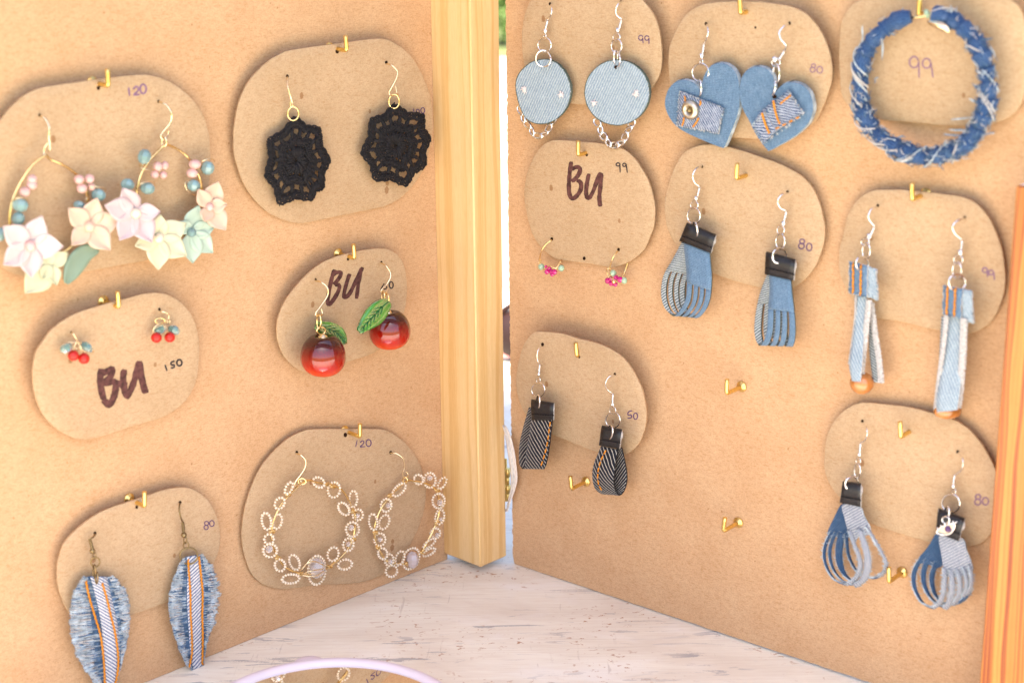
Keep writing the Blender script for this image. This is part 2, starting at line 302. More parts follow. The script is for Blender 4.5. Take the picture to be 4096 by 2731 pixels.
class MB:
    def __init__(s): s.v = []; s.f = []; s.uv = []; s.mi = []; s.sm = []
    def face(s, idx, uv=None, mi=0, sm=True):
        s.f.append(tuple(idx)); s.uv.append(uv if uv else [(0, 0)] * len(idx)); s.mi.append(mi); s.sm.append(sm)
    def tube(s, pts, r, seg=6, closed=False, mi=0, cap=True):
        pts = [V(p) for p in pts]; n = len(pts)
        if n < 2: return
        rad = r if isinstance(r, (list, tuple)) else [r] * n
        base = len(s.v); prev = None; d0 = 0.0
        for i in range(n):
            a = pts[(i - 1) % n] if (closed or i) else pts[0]
            b = pts[(i + 1) % n] if (closed or i < n - 1) else pts[-1]
            t = (b - a); t = t.normalized() if t.length > 1e-9 else V((0, 0, 1))
            if prev is None:
                q = V((0, 0, 1)) if abs(t.z) < 0.9 else V((1, 0, 0)); nx = t.cross(q).normalized()
            else:
                nx = prev - t * prev.dot(t); nx = nx.normalized() if nx.length > 1e-9 else t.orthogonal().normalized()
            prev = nx; ny = t.cross(nx)
            for k in range(seg):
                a2 = 2 * PI * k / seg
                s.v.append(pts[i] + (nx * math.cos(a2) + ny * math.sin(a2)) * rad[i])
        for i in range(n if closed else n - 1):
            j = (i + 1) % n; dl = (pts[j] - pts[i]).length * 1000
            for k in range(seg):
                k2 = (k + 1) % seg; cu = rad[i] * 2000 * PI / seg
                s.face((base + i * seg + k, base + i * seg + k2, base + j * seg + k2, base + j * seg + k),
                       [(k * cu, d0), ((k + 1) * cu, d0), ((k + 1) * cu, d0 + dl), (k * cu, d0 + dl)], mi)
            d0 += dl
        if cap and not closed:
            s.face([base + k for k in range(seg)][::-1], None, mi, False)
            s.face([base + (n - 1) * seg + k for k in range(seg)], None, mi, False)
    def ball(s, c, rx, ry=None, rz=None, ax=None, seg=10, rings=7, mi=0, sm=True):
        ry = rx if ry is None else ry; rz = rx if rz is None else rz
        ax = ax or (V((1, 0, 0)), V((0, 1, 0)), V((0, 0, 1)))
        b = len(s.v); c = V(c)
        for i in range(1, rings):
            ph = PI * i / rings
            for k in range(seg):
                t = 2 * PI * k / seg
                s.v.append(c + ax[0] * (rx * math.sin(ph) * math.cos(t)) + ax[1] * (ry * math.sin(ph) * math.sin(t)) + ax[2] * (rz * math.cos(ph)))
        s.v.append(c + ax[2] * rz); s.v.append(c - ax[2] * rz); top = len(s.v) - 2; bot = top + 1
        for i in range(rings - 2):
            for k in range(seg):
                k2 = (k + 1) % seg
                s.face((b + i * seg + k, b + (i + 1) * seg + k, b + (i + 1) * seg + k2, b + i * seg + k2), None, mi, sm)
        for k in range(seg):
            k2 = (k + 1) % seg
            s.face((top, b + k, b + k2), None, mi, sm)
            s.face((bot, b + (rings - 2) * seg + k2, b + (rings - 2) * seg + k), None, mi, sm)
    def lathe(s, c, prof, axis=V((0, 0, 1)), seg=24, mi=0):
        axis = axis.normalized(); x = axis.orthogonal().normalized(); y = axis.cross(x); b = len(s.v); c = V(c)
        for r, z in prof:
            for k in range(seg):
                t = 2 * PI * k / seg
                s.v.append(c + axis * z + (x * math.cos(t) + y * math.sin(t)) * r)
        for i in range(len(prof) - 1):
            for k in range(seg):
                k2 = (k + 1) % seg
                s.face((b + i * seg + k, b + i * seg + k2, b + (i + 1) * seg + k2, b + (i + 1) * seg + k), None, mi)
    def plate(s, pts, nrm, th, uvf=None, mi=0, mi_edge=1, bev=0.0):
        """slab whose front outline is pts (any winding), thickness th behind it"""
        pts = [V(p) for p in pts]; n = len(pts); nrm = nrm.normalized()
        ar = V((0, 0, 0)); c = sum(pts, V((0, 0, 0))) / n
        for i in range(n): ar += (pts[i] - c).cross(pts[(i + 1) % n] - c)
        if ar.dot(nrm) < 0: pts.reverse()
        b = len(s.v)
        uv = [uvf(p) if uvf else (0, 0) for p in pts]
        if bev:
            fr = [p + (c - p).normalized() * bev for p in pts]
            s.v += fr; s.v += [p - nrm * bev for p in pts]; s.v += [p - nrm * th for p in pts]
            s.face(range(b, b + n), uv, mi, False)
            for lv in (0, 1):
                for i in range(n):
                    j = (i + 1) % n; o = b + lv * n
                    s.face((o + i, o + n + i, o + n + j, o + j), [uv[i], uv[i], uv[j], uv[j]], mi_edge if lv else mi, lv == 0)
            s.face(range(b + 3 * n - 1, b + 2 * n - 1, -1), uv[::-1], mi, False)
        else:
            s.v += pts; s.v += [p - nrm * th for p in pts]
            s.face(range(b, b + n), uv, mi, False)
            for i in range(n):
                j = (i + 1) % n
                s.face((b + i, b + n + i, b + n + j, b + j), [uv[i], uv[i], uv[j], uv[j]], mi_edge, True)
            s.face(range(b + 2 * n - 1, b + n - 1, -1), uv[::-1], mi, False)
    def sheet(s, G, th, mi=(0, 1, 2), u0=0.0):
        """thick cloth from a grid G[i][j] of points; face A, face B and edge materials; UV in mm"""
        ni, nj = len(G), len(G[0]); G = [[V(p) for p in r] for r in G]
        nr = [[None] * nj for _ in range(ni)]
        for i in range(ni):
            for j in range(nj):
                a = G[min(i + 1, ni - 1)][j] - G[max(i - 1, 0)][j]; b = G[i][min(j + 1, nj - 1)] - G[i][max(j - 1, 0)]
                q = a.cross(b); nr[i][j] = q.normalized() if q.length > 1e-12 else V((0, 0, 1))
        U = [[0.0] * nj for _ in range(ni)]; W = [[0.0] * nj for _ in range(ni)]
        for i in range(ni):
            for j in range(nj):
                if i: W[i][j] = W[i - 1][j] + (G[i][j] - G[i - 1][j]).length * 1000
                U[i][j] = (U[i][j - 1] + (G[i][j] - G[i][j - 1]).length * 1000) if j else u0
        b0 = len(s.v)
        for sg in (0.5, -0.5):
            for i in range(ni):
                for j in range(nj): s.v.append(G[i][j] + nr[i][j] * th * sg)
        o = ni * nj
        ix = lambda i, j: b0 + i * nj + j
        for i in range(ni - 1):
            for j in range(nj - 1):
                q = [(i, j), (i, j + 1), (i + 1, j + 1), (i + 1, j)]
                uv = [(U[a][b], W[a][b]) for a, b in q]
                s.face([ix(*t) for t in q], uv, mi[0]); s.face([ix(*t) + o for t in q][::-1], uv[::-1], mi[1])
        ring = [(0, j) for j in range(nj)] + [(i, nj - 1) for i in range(1, ni)] + [(ni - 1, j) for j in range(nj - 2, -1, -1)] + [(i, 0) for i in range(ni - 2, 0, -1)]
        for k in range(len(ring)):
            a, c2 = ix(*ring[k]), ix(*ring[(k + 1) % len(ring)])
            s.face((a, a + o, c2 + o, c2), None, mi[2])
    def box(s, o, ex, ey, ez, uvs=True, mi=0):
        """box from corner o with edge vectors; UV in mm, v along ez on the sides"""
        o = V(o); b = len(s.v)
        for k in (0, 1):
            for j in (0, 1):
                for i in (0, 1): s.v.append(o + ex * i + ey * j + ez * k)
        lx, ly, lz = ex.length * 1000, ey.length * 1000, ez.length * 1000
        q = lambda w, h, du=0: [(du, 0), (du + w, 0), (du + w, h), (du, h)]
        s.face([b + i for i in (0, 1, 5, 4)], q(lx, lz), mi, False); s.face([b + i for i in (1, 3, 7, 5)], q(ly, lz, 200), mi, False)
        s.face([b + i for i in (3, 2, 6, 7)], q(lx, lz, 400), mi, False); s.face([b + i for i in (2, 0, 4, 6)], q(ly, lz, 600), mi, False)
        s.face([b + i for i in (4, 5, 7, 6)], q(lx, ly), mi, False); s.face([b + i for i in (0, 2, 3, 1)], q(lx, ly), mi, False)

ORG = {}
def obj(name, mb, mats, parent=None, org=None, kind=None):
    """links a MB as one mesh object; children keep the origin of their thing"""
    if parent is not None: o3 = ORG[parent.name]
    else: o3 = V(org) if org is not None else V((0, 0, 0))
    me = bpy.data.meshes.new(name)
    me.from_pydata([tuple(p - o3) for p in mb.v], [], mb.f)
    ul = me.uv_layers.new(name='UVMap')
    flat = [c for fu in mb.uv for t in fu for c in t]
    ul.data.foreach_set('uv', flat)
    for mm_ in (mats if isinstance(mats, (list, tuple)) else [mats]): me.materials.append(M[mm_])
    me.polygons.foreach_set('material_index', mb.mi); me.polygons.foreach_set('use_smooth', mb.sm)
    me.update()
    o = bpy.data.objects.new(name, me); C.objects.link(o)
    if parent is not None: o.parent = parent
    else: o.location = o3
    ORG[o.name] = o3
    if kind: o['kind'] = kind
    return o
def thing(name, label, cat, loc, group=None):
    e = bpy.data.objects.new(name, None); C.objects.link(e)
    e.empty_display_size = 0.005; e.location = loc; e['label'] = label; e['category'] = cat
    if group: e['group'] = group
    ORG[e.name] = V(loc); return e
def tag(o, label, cat, group=None):
    o['label'] = label; o['category'] = cat
    if group: o['group'] = group

# ---------------------------------------------------------------- planes and pixels
def ray(x, y): return FWD + RT * ((x - CW / 2) / FOC) - UP * ((y - CH / 2) / FOC)
def ground(x, y, z=0.0):
    d = ray(x, y); return CAM + d * ((z - CAM.z) / d.z)
class Plane:
    def __init__(s, o, n, u): s.o = V(o); s.n = n.normalized(); s.u = u.normalized(); s.w = s.n.cross(s.u)
    def pt(s, x, y, h=0.0):          # the point the photograph shows at pixel x, y, h mm in front of the plane
        d = ray(x, y); t = ((s.o + s.n * (h * 0.001) - CAM).dot(s.n)) / d.dot(s.n); return CAM + d * t
    def uv(s, p): q = V(p) - s.o; return (q.dot(s.u) * 1000, q.dot(s.w) * 1000)
    def at(s, u, v, h=0.0): return s.o + (s.u * u + s.w * v + s.n * h) * 0.001
ZUP = V((0, 0, 1))
def board_plane(a, b):
    A, B = ground(*a), ground(*b); u = (B - A).normalized()
    return Plane(A, u.cross(ZUP), u)
PL = board_plane((600, 2722), (1797, 2233))
PR = board_plane((2055, 2254), (3459, 2731))

class View:
    """pixels of one enlarged cut-out of the photograph laid on one card or board plane"""
    def __init__(s, x0, y0, sc_, plane): s.x0 = x0; s.y0 = y0; s.s = sc_; s.pl = plane; s.bend = None
    def p(s, x, y, h=0.0):
        if s.bend:                   # the card is not quite flat: it curls a little about two axes
            xc, yc, hw, hh_, a, b = s.bend; qx = max(-1.1, min(1.1, (x - xc) / hw)); qy = max(-1.1, min(1.1, (y - yc) / hh_))
            h += a * (qx * qx - 0.3) + b * (qy * qy - 0.3) + 0.5 * a * qx * qy
        return s.pl.pt(s.x0 + x / s.s, s.y0 + y / s.s, h)
    def mm(s, px, at=None):          # metres covered by px cut-out pixels at the plane's distance
        d = ((s.pl.o if at is None else at) - CAM).dot(FWD); return px / s.s / FOC * d
    def path(s, pts, n=5, closed=False): return [s.p(*q) for q in catmull([(*q, 0.0)[:3] for q in pts], n, closed)]
    def ell(s, cx, cy, rx, ry, h=0.0, rot=0.0, dh=0.0, n=20):
        c, d = math.cos(rot), math.sin(rot); out = []
        for k in range(n):
            t = 2 * PI * k / n; a, b = rx * math.cos(t), ry * math.sin(t)
            out.append(s.p(cx + a * c - b * d, cy + a * d + b * c, h + dh * math.cos(t)))
        return out
    def axes(s, rot): 
        c, d = math.cos(rot), math.sin(rot)
        return (RT * c - UP * d, RT * d + UP * c, -FWD)
def zp(z, pts): return pts

# ---------------------------------------------------------------- setting and table
g = MB(); R_ = 120
g.v += [V((-R_, -R_, -0.75)), V((R_, -R_, -0.75)), V((R_, R_, -0.75)), V((-R_, R_, -0.75))]; g.face((0, 1, 2, 3), None, 0, False)
o = obj('ground', g, 'lawn'); o['kind'] = 'structure'
g = MB(); g.v += [V((-3, 1.5, -0.746)), V((3, 1.5, -0.746)), V((3, 11.5, -0.746)), V((-3, 11.5, -0.746))]; g.face((0, 1, 2, 3), None, 0, False)
o = obj('path', g, 'path'); o['kind'] = 'structure'
t = thing('table', 'whitewashed wooden table top with grey scratches and worn grain under the display', 'table', (0, 0.6, 0))
b = MB(); b.box((-1.0, -0.05, -0.03), V((2.0, 0, 0)), V((0, 1.33, 0)), V((0, 0, 0.03)))
obj('table_top', b, 'table', t)
for sx in (-0.92, 0.86):
    for sy in (0.02, 1.16):
        b = MB(); b.box((sx, sy, -0.75), V((0.06, 0, 0)), V((0, 0.06, 0)), V((0, 0, 0.718))); obj('leg', b, 'table', t)

# the market canopy over the table: out of frame, it shows as the dark lilac top of every reflection
mt, nt, p = nmat('lilac_cloth'); M['canopy'] = mt
p.inputs['Base Color'].default_value = (0.36, 0.28, 0.44, 1); p.inputs['Roughness'].default_value = 0.9
tl_ = N(nt, 'ShaderNodeBsdfTranslucent'); tl_.inputs[0].default_value = (0.40, 0.30, 0.50, 1)
mx_ = N(nt, 'ShaderNodeMixShader'); mx_.inputs[0].default_value = 0.18
nt.links.new(p.outputs[0], mx_.inputs[1]); nt.links.new(tl_.outputs[0], mx_.inputs[2]); nt.links.new(mx_.outputs[0], nt.nodes['Material Output'].inputs[0])
t = thing('market_canopy', 'lilac cloth canopy over the table, mirrored in the tops of the glass cherries', 'canopy', (0, 0.23, -0.75))
mb = MB(); mb.sheet([[V((-1.35 + 2.7 * j / 8, -0.08 + 0.62 * i / 8, 1.25 + 0.45 * (1 - max(abs(j - 4), abs(i - 4)) / 4))) for j in range(9)] for i in range(9)], 0.002, (0, 0, 0)); obj('canopy_cloth', mb, 'canopy', t)
mb = MB(); mb.sheet([[V((-1.35 + 2.7 * j / 8, -0.084, 1.25 - 0.10 * i - 0.02 * (j % 2) * i)) for j in range(9)] for i in range(2)], 0.002, (0, 0, 0)); obj('valance', mb, 'canopy', t)
for cx_ in (-1.33, 1.33):
    for cy_ in (-0.06, 0.52):
        mb = MB(); mb.tube([V((cx_, cy_, -0.75)), V((cx_, cy_, 1.26))], 0.02, 10); obj('pole', mb, 'white', t)

# ---------------------------------------------------------------- folding display stand
stand = thing('display_stand', 'folding hardboard display stand with pine frame posts and brass hooks', 'display stand', PR.at(-2, 0, 0))
def rough_line(a, b, n, amp):
    out = []
    for i in range(n):
        t_ = i / n; q = (a[0] + (b[0] - a[0]) * t_, a[1] + (b[1] - a[1]) * t_)
        out.append((q[0] + random.uniform(-amp, amp), q[1] + random.uniform(-amp, amp)))
    return out
bl = MB()
o2 = rough_line((-140, 0.3), (203, 0.3), 90, 0.12) + [(203, 0.3), (203, 380), (-140, 380)]
bl.plate([PL.at(u, v) for u, v in o2], PL.n, 0.003, PL.uv)
board_l = obj('board', bl, ['board', 'boardedge'], stand)
br = MB()
o2 = [(0.5, 0.3)] + rough_line((3, 0.3), (330, 1.7), 90, 0.16) + [(330, 1.7), (330, 380)] + rough_line((-1, 380), (-0.6, 3), 260, 0.35)
br.plate([PR.at(u, v) for u, v in o2], PR.n, 0.003, PR.uv)
board_r = obj('board', br, ['board', 'boardedge'], stand)

def solve_h(pl, u, v, px, axis=0):
    """height above the plane at which the line through (u, v) crosses image column px"""
    lo, hi = -5.0, 60.0
    f_ = lambda h: CW / 2 + FOC * (pl.at(u, v, h) - CAM).dot(RT) / (pl.at(u, v, h) - CAM).dot(FWD) - px
    for _ in range(50):
        md = (lo + hi) / 2
        if (f_(md) > 0) == (f_(hi) > 0): hi = md
        else: lo = md
    return (lo + hi) / 2
def uv_h(pl, x, y, h): return pl.uv(pl.pt(x, y, h))
hp = solve_h(PL, 200.5, 150, 1903)
u2 = uv_h(PL, 2012, 1100, hp)[0]
vb = uv_h(PL, 1922, 2268, hp)[1]
print('post depth', hp, 'width', u2 - 200.5, 'bottom', vb)
def post(name, pl, u0, u1, v0, v1, h0, h1, mat, chamf=0.7):
    """square sawn post with eased corners, standing on the front of a board"""
    prof = [(u0 + chamf, h1), (u1 - chamf, h1), (u1, h1 - chamf), (u1, h0), (u0, h0), (u0, h1 - chamf)]
    mb = MB(); n = len(prof); zs = [v0, v0 + 0.8] + [v0 + (v1 - v0) * k / 14 for k in range(1, 14)] + [v1 - 0.8, v1]
    acc = [0.0]
    for i in range(n): acc.append(acc[-1] + math.hypot(prof[(i + 1) % n][0] - prof[i][0], prof[(i + 1) % n][1] - prof[i][1]) + 3.0)
    for k, z in enumerate(zs):
        ins = 0.8 if k in (0, len(zs) - 1) else 0.0
        cu, ch_ = (u0 + u1) / 2, (h0 + h1) / 2
        for (u, h) in prof:
            du = u + (ins if u < cu else -ins); dh = h - ins if h > ch_ else h
            mb.v.append(pl.at(du, z + random.uniform(-0.3, 0.3) * (k == 0), dh))
    for k in range(len(zs) - 1):
        for i in range(n):
            j = (i + 1) % n
            mb.face((k * n + i, k * n + j, (k + 1) * n + j, (k + 1) * n + i)[::-1], [(acc[i], zs[k]), (acc[i + 1] - 3, zs[k]), (acc[i + 1] - 3, zs[k + 1]), (acc[i], zs[k + 1])][::-1], 0, False)
    mb.face(list(range(n)), None, 0, False); mb.face(list(range((len(zs) - 1) * n, len(zs) * n))[::-1], None, 1, False)
    return obj(name, mb, [mat, 'raffia' if mat == 'orangepine' else mat], stand)
post('frame_post', PL, 200.5, u2, vb, 380, 0.15, hp, 'pine')
h2 = 22.0
ua = uv_h(PR, 4062, 800, h2)[0]; ub = uv_h(PR, 3917, 2700, h2)[0]
vt = uv_h(PR, 4075, 742, h2)[1]
print('right post u', ua, ub, 'top', vt)
post('frame_post', PR, (ua + ub) / 2, (ua + ub) / 2 + 26, 1.5, vt, 0.15, h2, 'orangepine')
# brass hinge in the gap
hb = MB(); hx = View(1950, 1700, 2.6133, Plane(PR.at(-6, 0, -2), PR.n, PR.u))
for i, (ya, yb, r) in enumerate(((452, 535, 26), (537, 618, 17), (624, 706, 27), (708, 790, 16))):
    hb.tube([hx.p(212, ya), hx.p(212, yb)], hx.mm(r), 12)
hg = obj('hinge', hb, 'brass', stand)
lf = MB(); lf.box(hx.p(196, 800, -3), PL.n * -0.012, PL.u * 0.001, ZUP * 0.026); obj('hinge_leaf', lf, 'brass', hg)

HOOKS = {'L': [(433, 344), (1385, 203), (476, 1228), (1417, 1033), (578, 2025), (1441, 1747)],
         'R': [(2961, 54), (3676, 62), (2313, 621), (2945, 715), (3647, 798), (2307, 1424), (2908, 1574), (3601, 1748), (2285, 1955), (2896, 2123), (3555, 2327), (2330, -75)]}
for sd_, pl, bd in (('L', PL, board_l), ('R', PR, board_r)):
    for k, (x, y) in enumerate(HOOKS[sd_]):
        L_ = 13.2
        el = pl.pt(x, y, L_); u, v = pl.uv(el)
        mb = MB(); r = 0.00108; lean = random.uniform(-0.5, 0.6); yaw = random.uniform(-0.5, 0.5)
        arc = [pl.at(u, v + 0.6, -1), pl.at(u, v + 0.4, 4), pl.at(u + yaw * 0.3, v + 0.15, L_ - 2.0), pl.at(u + yaw * 0.5, v + 0.15, L_ - 0.9), pl.at(u + yaw * 0.5, v + 0.55, L_ - 0.15), pl.at(u + yaw * 0.5, v + 1.5, L_ + 0.05), pl.at(u + lean, v + 7.4, L_ + 0.2)]
        mb.tube([V(q) for q in catmull([tuple(q) for q in arc], 3)], r, 10)
        mb.lathe(pl.at(u, v + 0.6, 0), [(0.0, 0.0002), (0.0027, 0.0002), (0.0028, 0.0006), (0.0026, 0.0010), (0.0016, 0.0014), (0.0011, 0.0022)], pl.n, 16)
        obj('brass_hook', mb, 'brass', bd)

# ---------------------------------------------------------------- cards
CARDG = 'kraft cards hanging from brass hooks'
def loop9(cx, cy, rx, ry, sx, sy, ex, ey):
    pts = [(cx + rx * math.cos(a), cy + ry * math.sin(a)) for a in [k * PI / 6 - 0.3 for k in range(0, -12, -1)]]
    return [pts + [(sx, sy), (ex, ey)]]
def oval(cx, cy, rx, ry): return [[(cx + rx * math.cos(a), cy + ry * math.sin(a)) for a in [k * PI / 8 - 1.4 for k in range(17)]]]
def eight(cx, cy, r1, cx2, cy2, r2): return oval(cx, cy, r1, r1) + oval(cx2, cy2, r2, r2)
def card(zoom, base, hole, h_top, h_bot, outline, label, marks, holes, stains=()):
    x0, y0, s = zoom
    hx_, hy_ = x0 + hole[0] / s, y0 + hole[1] / s
    k = (h_top - h_bot) / 70.0
    pl = Plane(base.pt(hx_, hy_, h_top), base.n - ZUP * k, base.u)
    vw = View(x0, y0, s, pl)
    root = thing('earring_card', label, 'card', pl.o, CARDG)
    ol = catmull(outline, 4, True)
    xs = [q[0] for q in ol]; ys = [q[1] for q in ol]; xc, yc = (min(xs) + max(xs)) / 2, (min(ys) + max(ys)) / 2
    rb_ = random.Random(label); vw.bend = (xc, yc, (max(xs) - min(xs)) / 2, (max(ys) - min(ys)) / 2, rb_.choice((-1, 1)) * rb_.uniform(0.25, 0.5), rb_.uniform(-0.3, 0.25))
    ol = [(x + random.uniform(-1.6, 1.6), y + random.uniform(-1.6, 1.6)) for x, y in ol]
    mb = MB(); n = len(ol); ks = (1.0, 0.997, 0.86, 0.7, 0.52, 0.34, 0.17)
    for kk, kf in enumerate(ks): mb.v += [vw.p(xc + (x - xc) * kf, yc + (y - yc) * kf, -0.05 if kk == 0 else 0.0) for x, y in ol]
    mb.v.append(vw.p(xc, yc, 0)); cen = len(mb.v) - 1
    flip = sum(ol[i][0] * ol[(i + 1) % n][1] - ol[(i + 1) % n][0] * ol[i][1] for i in range(n)) > 0
    def fc(ix, mi_, sm_=True):
        ix = ix[::-1] if flip else ix; mb.face(ix, [pl.uv(mb.v[q]) for q in ix], mi_, sm_)
    for kk in range(len(ks) - 1):
        for i in range(n): j = (i + 1) % n; fc([kk * n + i, kk * n + j, (kk + 1) * n + j, (kk + 1) * n + i], 0)
    o_ = (len(ks) - 1) * n
    for i in range(n): fc([o_ + i, o_ + (i + 1) % n, cen], 0)
    bk = len(mb.v); mb.v += [q - pl.n * 0.0011 for q in mb.v[:n]]
    for i in range(n): j = (i + 1) % n; fc([bk + i, bk + j, j, i], 1)
    fc([bk + i for i in range(n)][::-1], 0, False)
    obj('card', mb, ['card', 'cardedge'], root)
    for (x, y, r) in list(holes):
        mb = MB(); mb.plate([vw.p(x + r * math.cos(a) * 0.8, y + r * math.sin(a), 0.05) for a in [q * PI / 6 for q in range(12)]], pl.n, 0.00003)
        obj('punched_hole_shade', mb, ['hole', 'hole'], root)  # flat dark disc on the card, painting the shade inside the hole
    hh = 0.06
    for (nm, mat, w, strokes) in marks:
      groups = []
      for st in strokes:                       # strokes that touch make one letter or digit
        hit = [g_ for g_ in groups if any(math.hypot(p_[0] - q_[0], p_[1] - q_[1]) < w * 1.3 for t_ in g_ for p_ in t_ for q_ in st)]
        new = [st]
        for g_ in hit: new = g_ + new; groups.remove(g_)
        groups.append(new)
      for grp in groups:
        mb = MB()
        for st in grp:
            st = catmull([(a, b_) for a, b_ in st], 4) if len(st) > 2 else [st[0], ((st[0][0] + st[1][0]) / 2, (st[0][1] + st[1][1]) / 2), st[1]]
            hh += 0.012
            nst = len(st); lft = []; rgt = []
            for i, (x, y) in enumerate(st):
                a, b_ = st[max(i - 1, 0)], st[min(i + 1, nst - 1)]
                dx, dy = b_[0] - a[0], b_[1] - a[1]; L_ = math.hypot(dx, dy) or 1
                ww = w / 2 * (1 + random.uniform(-0.12, 0.12)); ex = 0.0
                if i == 0: x -= dx / L_ * w * 0.3; ww *= 0.75
                if i == nst - 1: x += dx / L_ * w * 0.3; ww *= 0.75
                lft.append(vw.p(x - dy / L_ * ww, y + dx / L_ * ww, hh)); rgt.append(vw.p(x + dy / L_ * ww, y - dx / L_ * ww, hh))
            b0 = len(mb.v); mb.v += lft + rgt
            for i in range(nst - 1): mb.face((b0 + i, b0 + i + 1, b0 + nst + i + 1, b0 + nst + i), None, 0, False)
        obj('letter' if nm == 'letters' else 'digit', mb, mat, root)
    return vw

vL1 = card((0, 250, 1.6505), PL, (655, 170), 6.4, 3.0,
    [(-90, 480), (0, 385), (60, 310), (150, 225), (270, 170), (450, 140), (650, 110), (850, 88), (960, 84), (1080, 110), (1200, 180), (1290, 270), (1350, 370), (1380, 490), (1388, 640), (1380, 800), (1350, 960), (1270, 1120), (1150, 1230), (990, 1300), (800, 1335), (500, 1393), (380, 1412), (200, 1415), (60, 1380), (-90, 1250), (-190, 1000), (-180, 700)],
    'large kraft card top left priced 120 behind the pastel flower hoop earrings',
    [('price', 'inkfaint', 13, [[(850, 165), (855, 222)], [(880, 178), (900, 160), (915, 175), (905, 195), (884, 215), (920, 212)]] + oval(945, 176, 20, 30))],
    [(262, 350, 11), (1047, 258, 11), (650, 170, 14)])
vL2 = card((900, 100, 1.8442), PL, (840, 195), 6.6, 3.0,
    [(480, 190), (780, 145), (1000, 115), (1110, 105), (1200, 112), (1330, 190), (1430, 320), (1500, 480), (1530, 640), (1530, 800), (1500, 960), (1440, 1110), (1340, 1235), (1240, 1310), (1130, 1350), (900, 1395), (640, 1450), (560, 1463), (450, 1445), (330, 1390), (220, 1290), (130, 1150), (75, 980), (65, 820), (80, 680), (120, 530), (190, 400), (300, 285), (400, 220)],
    'kraft card beside the pine post holding two black crochet rosette earrings',
    [('price', 'ink', 7, [[(1391, 618), (1396, 655)]] + oval(1422, 640, 12, 17) + oval(1459, 632, 14, 21))],
    [(460, 380, 14), (1190, 278, 13), (828, 196, 17)])
vL3 = card((100, 1130, 2.34), PL, (850, 235), 10.0, 3.5,
    [(180, 535), (250, 440), (400, 330), (560, 260), (800, 190), (1000, 135), (1150, 100), (1230, 97), (1330, 115), (1430, 165), (1510, 240), (1570, 330), (1610, 450), (1630, 600), (1620, 800), (1590, 950), (1520, 1080), (1420, 1180), (1280, 1260), (1000, 1345), (800, 1410), (650, 1455), (560, 1465), (450, 1450), (330, 1390), (230, 1310), (150, 1200), (95, 1050), (75, 900), (80, 760), (110, 640)],
    'kraft card priced 150 with smeared brown letters under two red bead cherry earrings',
    [('letters', 'marker', 62, [[(712, 805), (704, 900), (714, 1000), (738, 1095)], [(724, 850), (770, 830), (815, 812), (806, 870), (745, 935)], [(735, 945), (795, 930), (845, 935), (848, 1000), (828, 1080), (785, 1146), (742, 1100)], [(930, 812), (918, 900), (930, 1000), (955, 1062), (1000, 980), (1040, 860), (1068, 735)], [(1070, 735), (1085, 850), (1105, 950), (1130, 1035)], [(850, 935), (895, 950), (940, 960)]]),
     ('price', 'inkblack', 16, [[(1312, 768), (1328, 826)], [(1398, 735), (1368, 748), (1372, 770), (1394, 770), (1396, 792), (1368, 800)]] + oval(1445, 750, 24, 29))],
    [(432, 465, 12), (1258, 250, 15)])
vL4 = card((1080, 950, 2.6139), PL, (830, 225), 8.9, 3.5,
    [(190, 620), (300, 480), (420, 360), (560, 260), (700, 200), (850, 160), (1000, 130), (1130, 115), (1230, 125), (1310, 165), (1370, 230), (1410, 330), (1430, 480), (1425, 650), (1390, 830), (1330, 980), (1250, 1090), (1150, 1160), (1060, 1215), (900, 1270), (700, 1340), (500, 1400), (420, 1410), (330, 1395), (230, 1330), (150, 1240), (100, 1130), (75, 1020), (80, 880), (120, 750)],
    'kraft card with slanted brown letters holding the glossy dark red glass cherry earrings',
    [('letters', 'marker', 42, [[(675, 335), (645, 430), (618, 560), (603, 660), (618, 702), (670, 640), (715, 560), (725, 500), (690, 495)], [(650, 400), (700, 365), (742, 372), (725, 420), (670, 490)], [(832, 380), (800, 480), (775, 580), (778, 622), (830, 590), (900, 450), (966, 312)], [(955, 330), (925, 480), (905, 640)]]),
     ('price', 'inkblack', 13, [[(1192, 480), (1160, 542)], [(1228, 488), (1203, 500), (1222, 518), (1210, 538), (1190, 538)]] + oval(1268, 497, 20, 34))],
    [(478, 440, 14), (1165, 258, 14), (815, 228, 14)])
vL5 = card((200, 1900, 1.8875), PL, (650, 235), 6.5, 2.0,
    [(280, 345), (400, 270), (550, 215), (720, 160), (850, 115), (960, 95), (1050, 97), (1130, 135), (1200, 200), (1250, 290), (1280, 400), (1283, 520), (1255, 620), (1205, 710), (1120, 810), (1000, 900), (890, 950), (750, 1005), (620, 1050), (480, 1085), (300, 1098), (200, 1080), (140, 1030), (90, 930), (60, 820), (55, 700), (75, 600), (110, 510), (180, 430)],
    'kraft card bottom left priced 80 behind the frayed denim feather earrings',
    [('price', 'ink', 8, eight(1182, 362, 15, 1179, 393, 16) + oval(1222, 363, 17, 22))],
    [(340, 438, 15), (983, 205, 13), (655, 240, 14)])
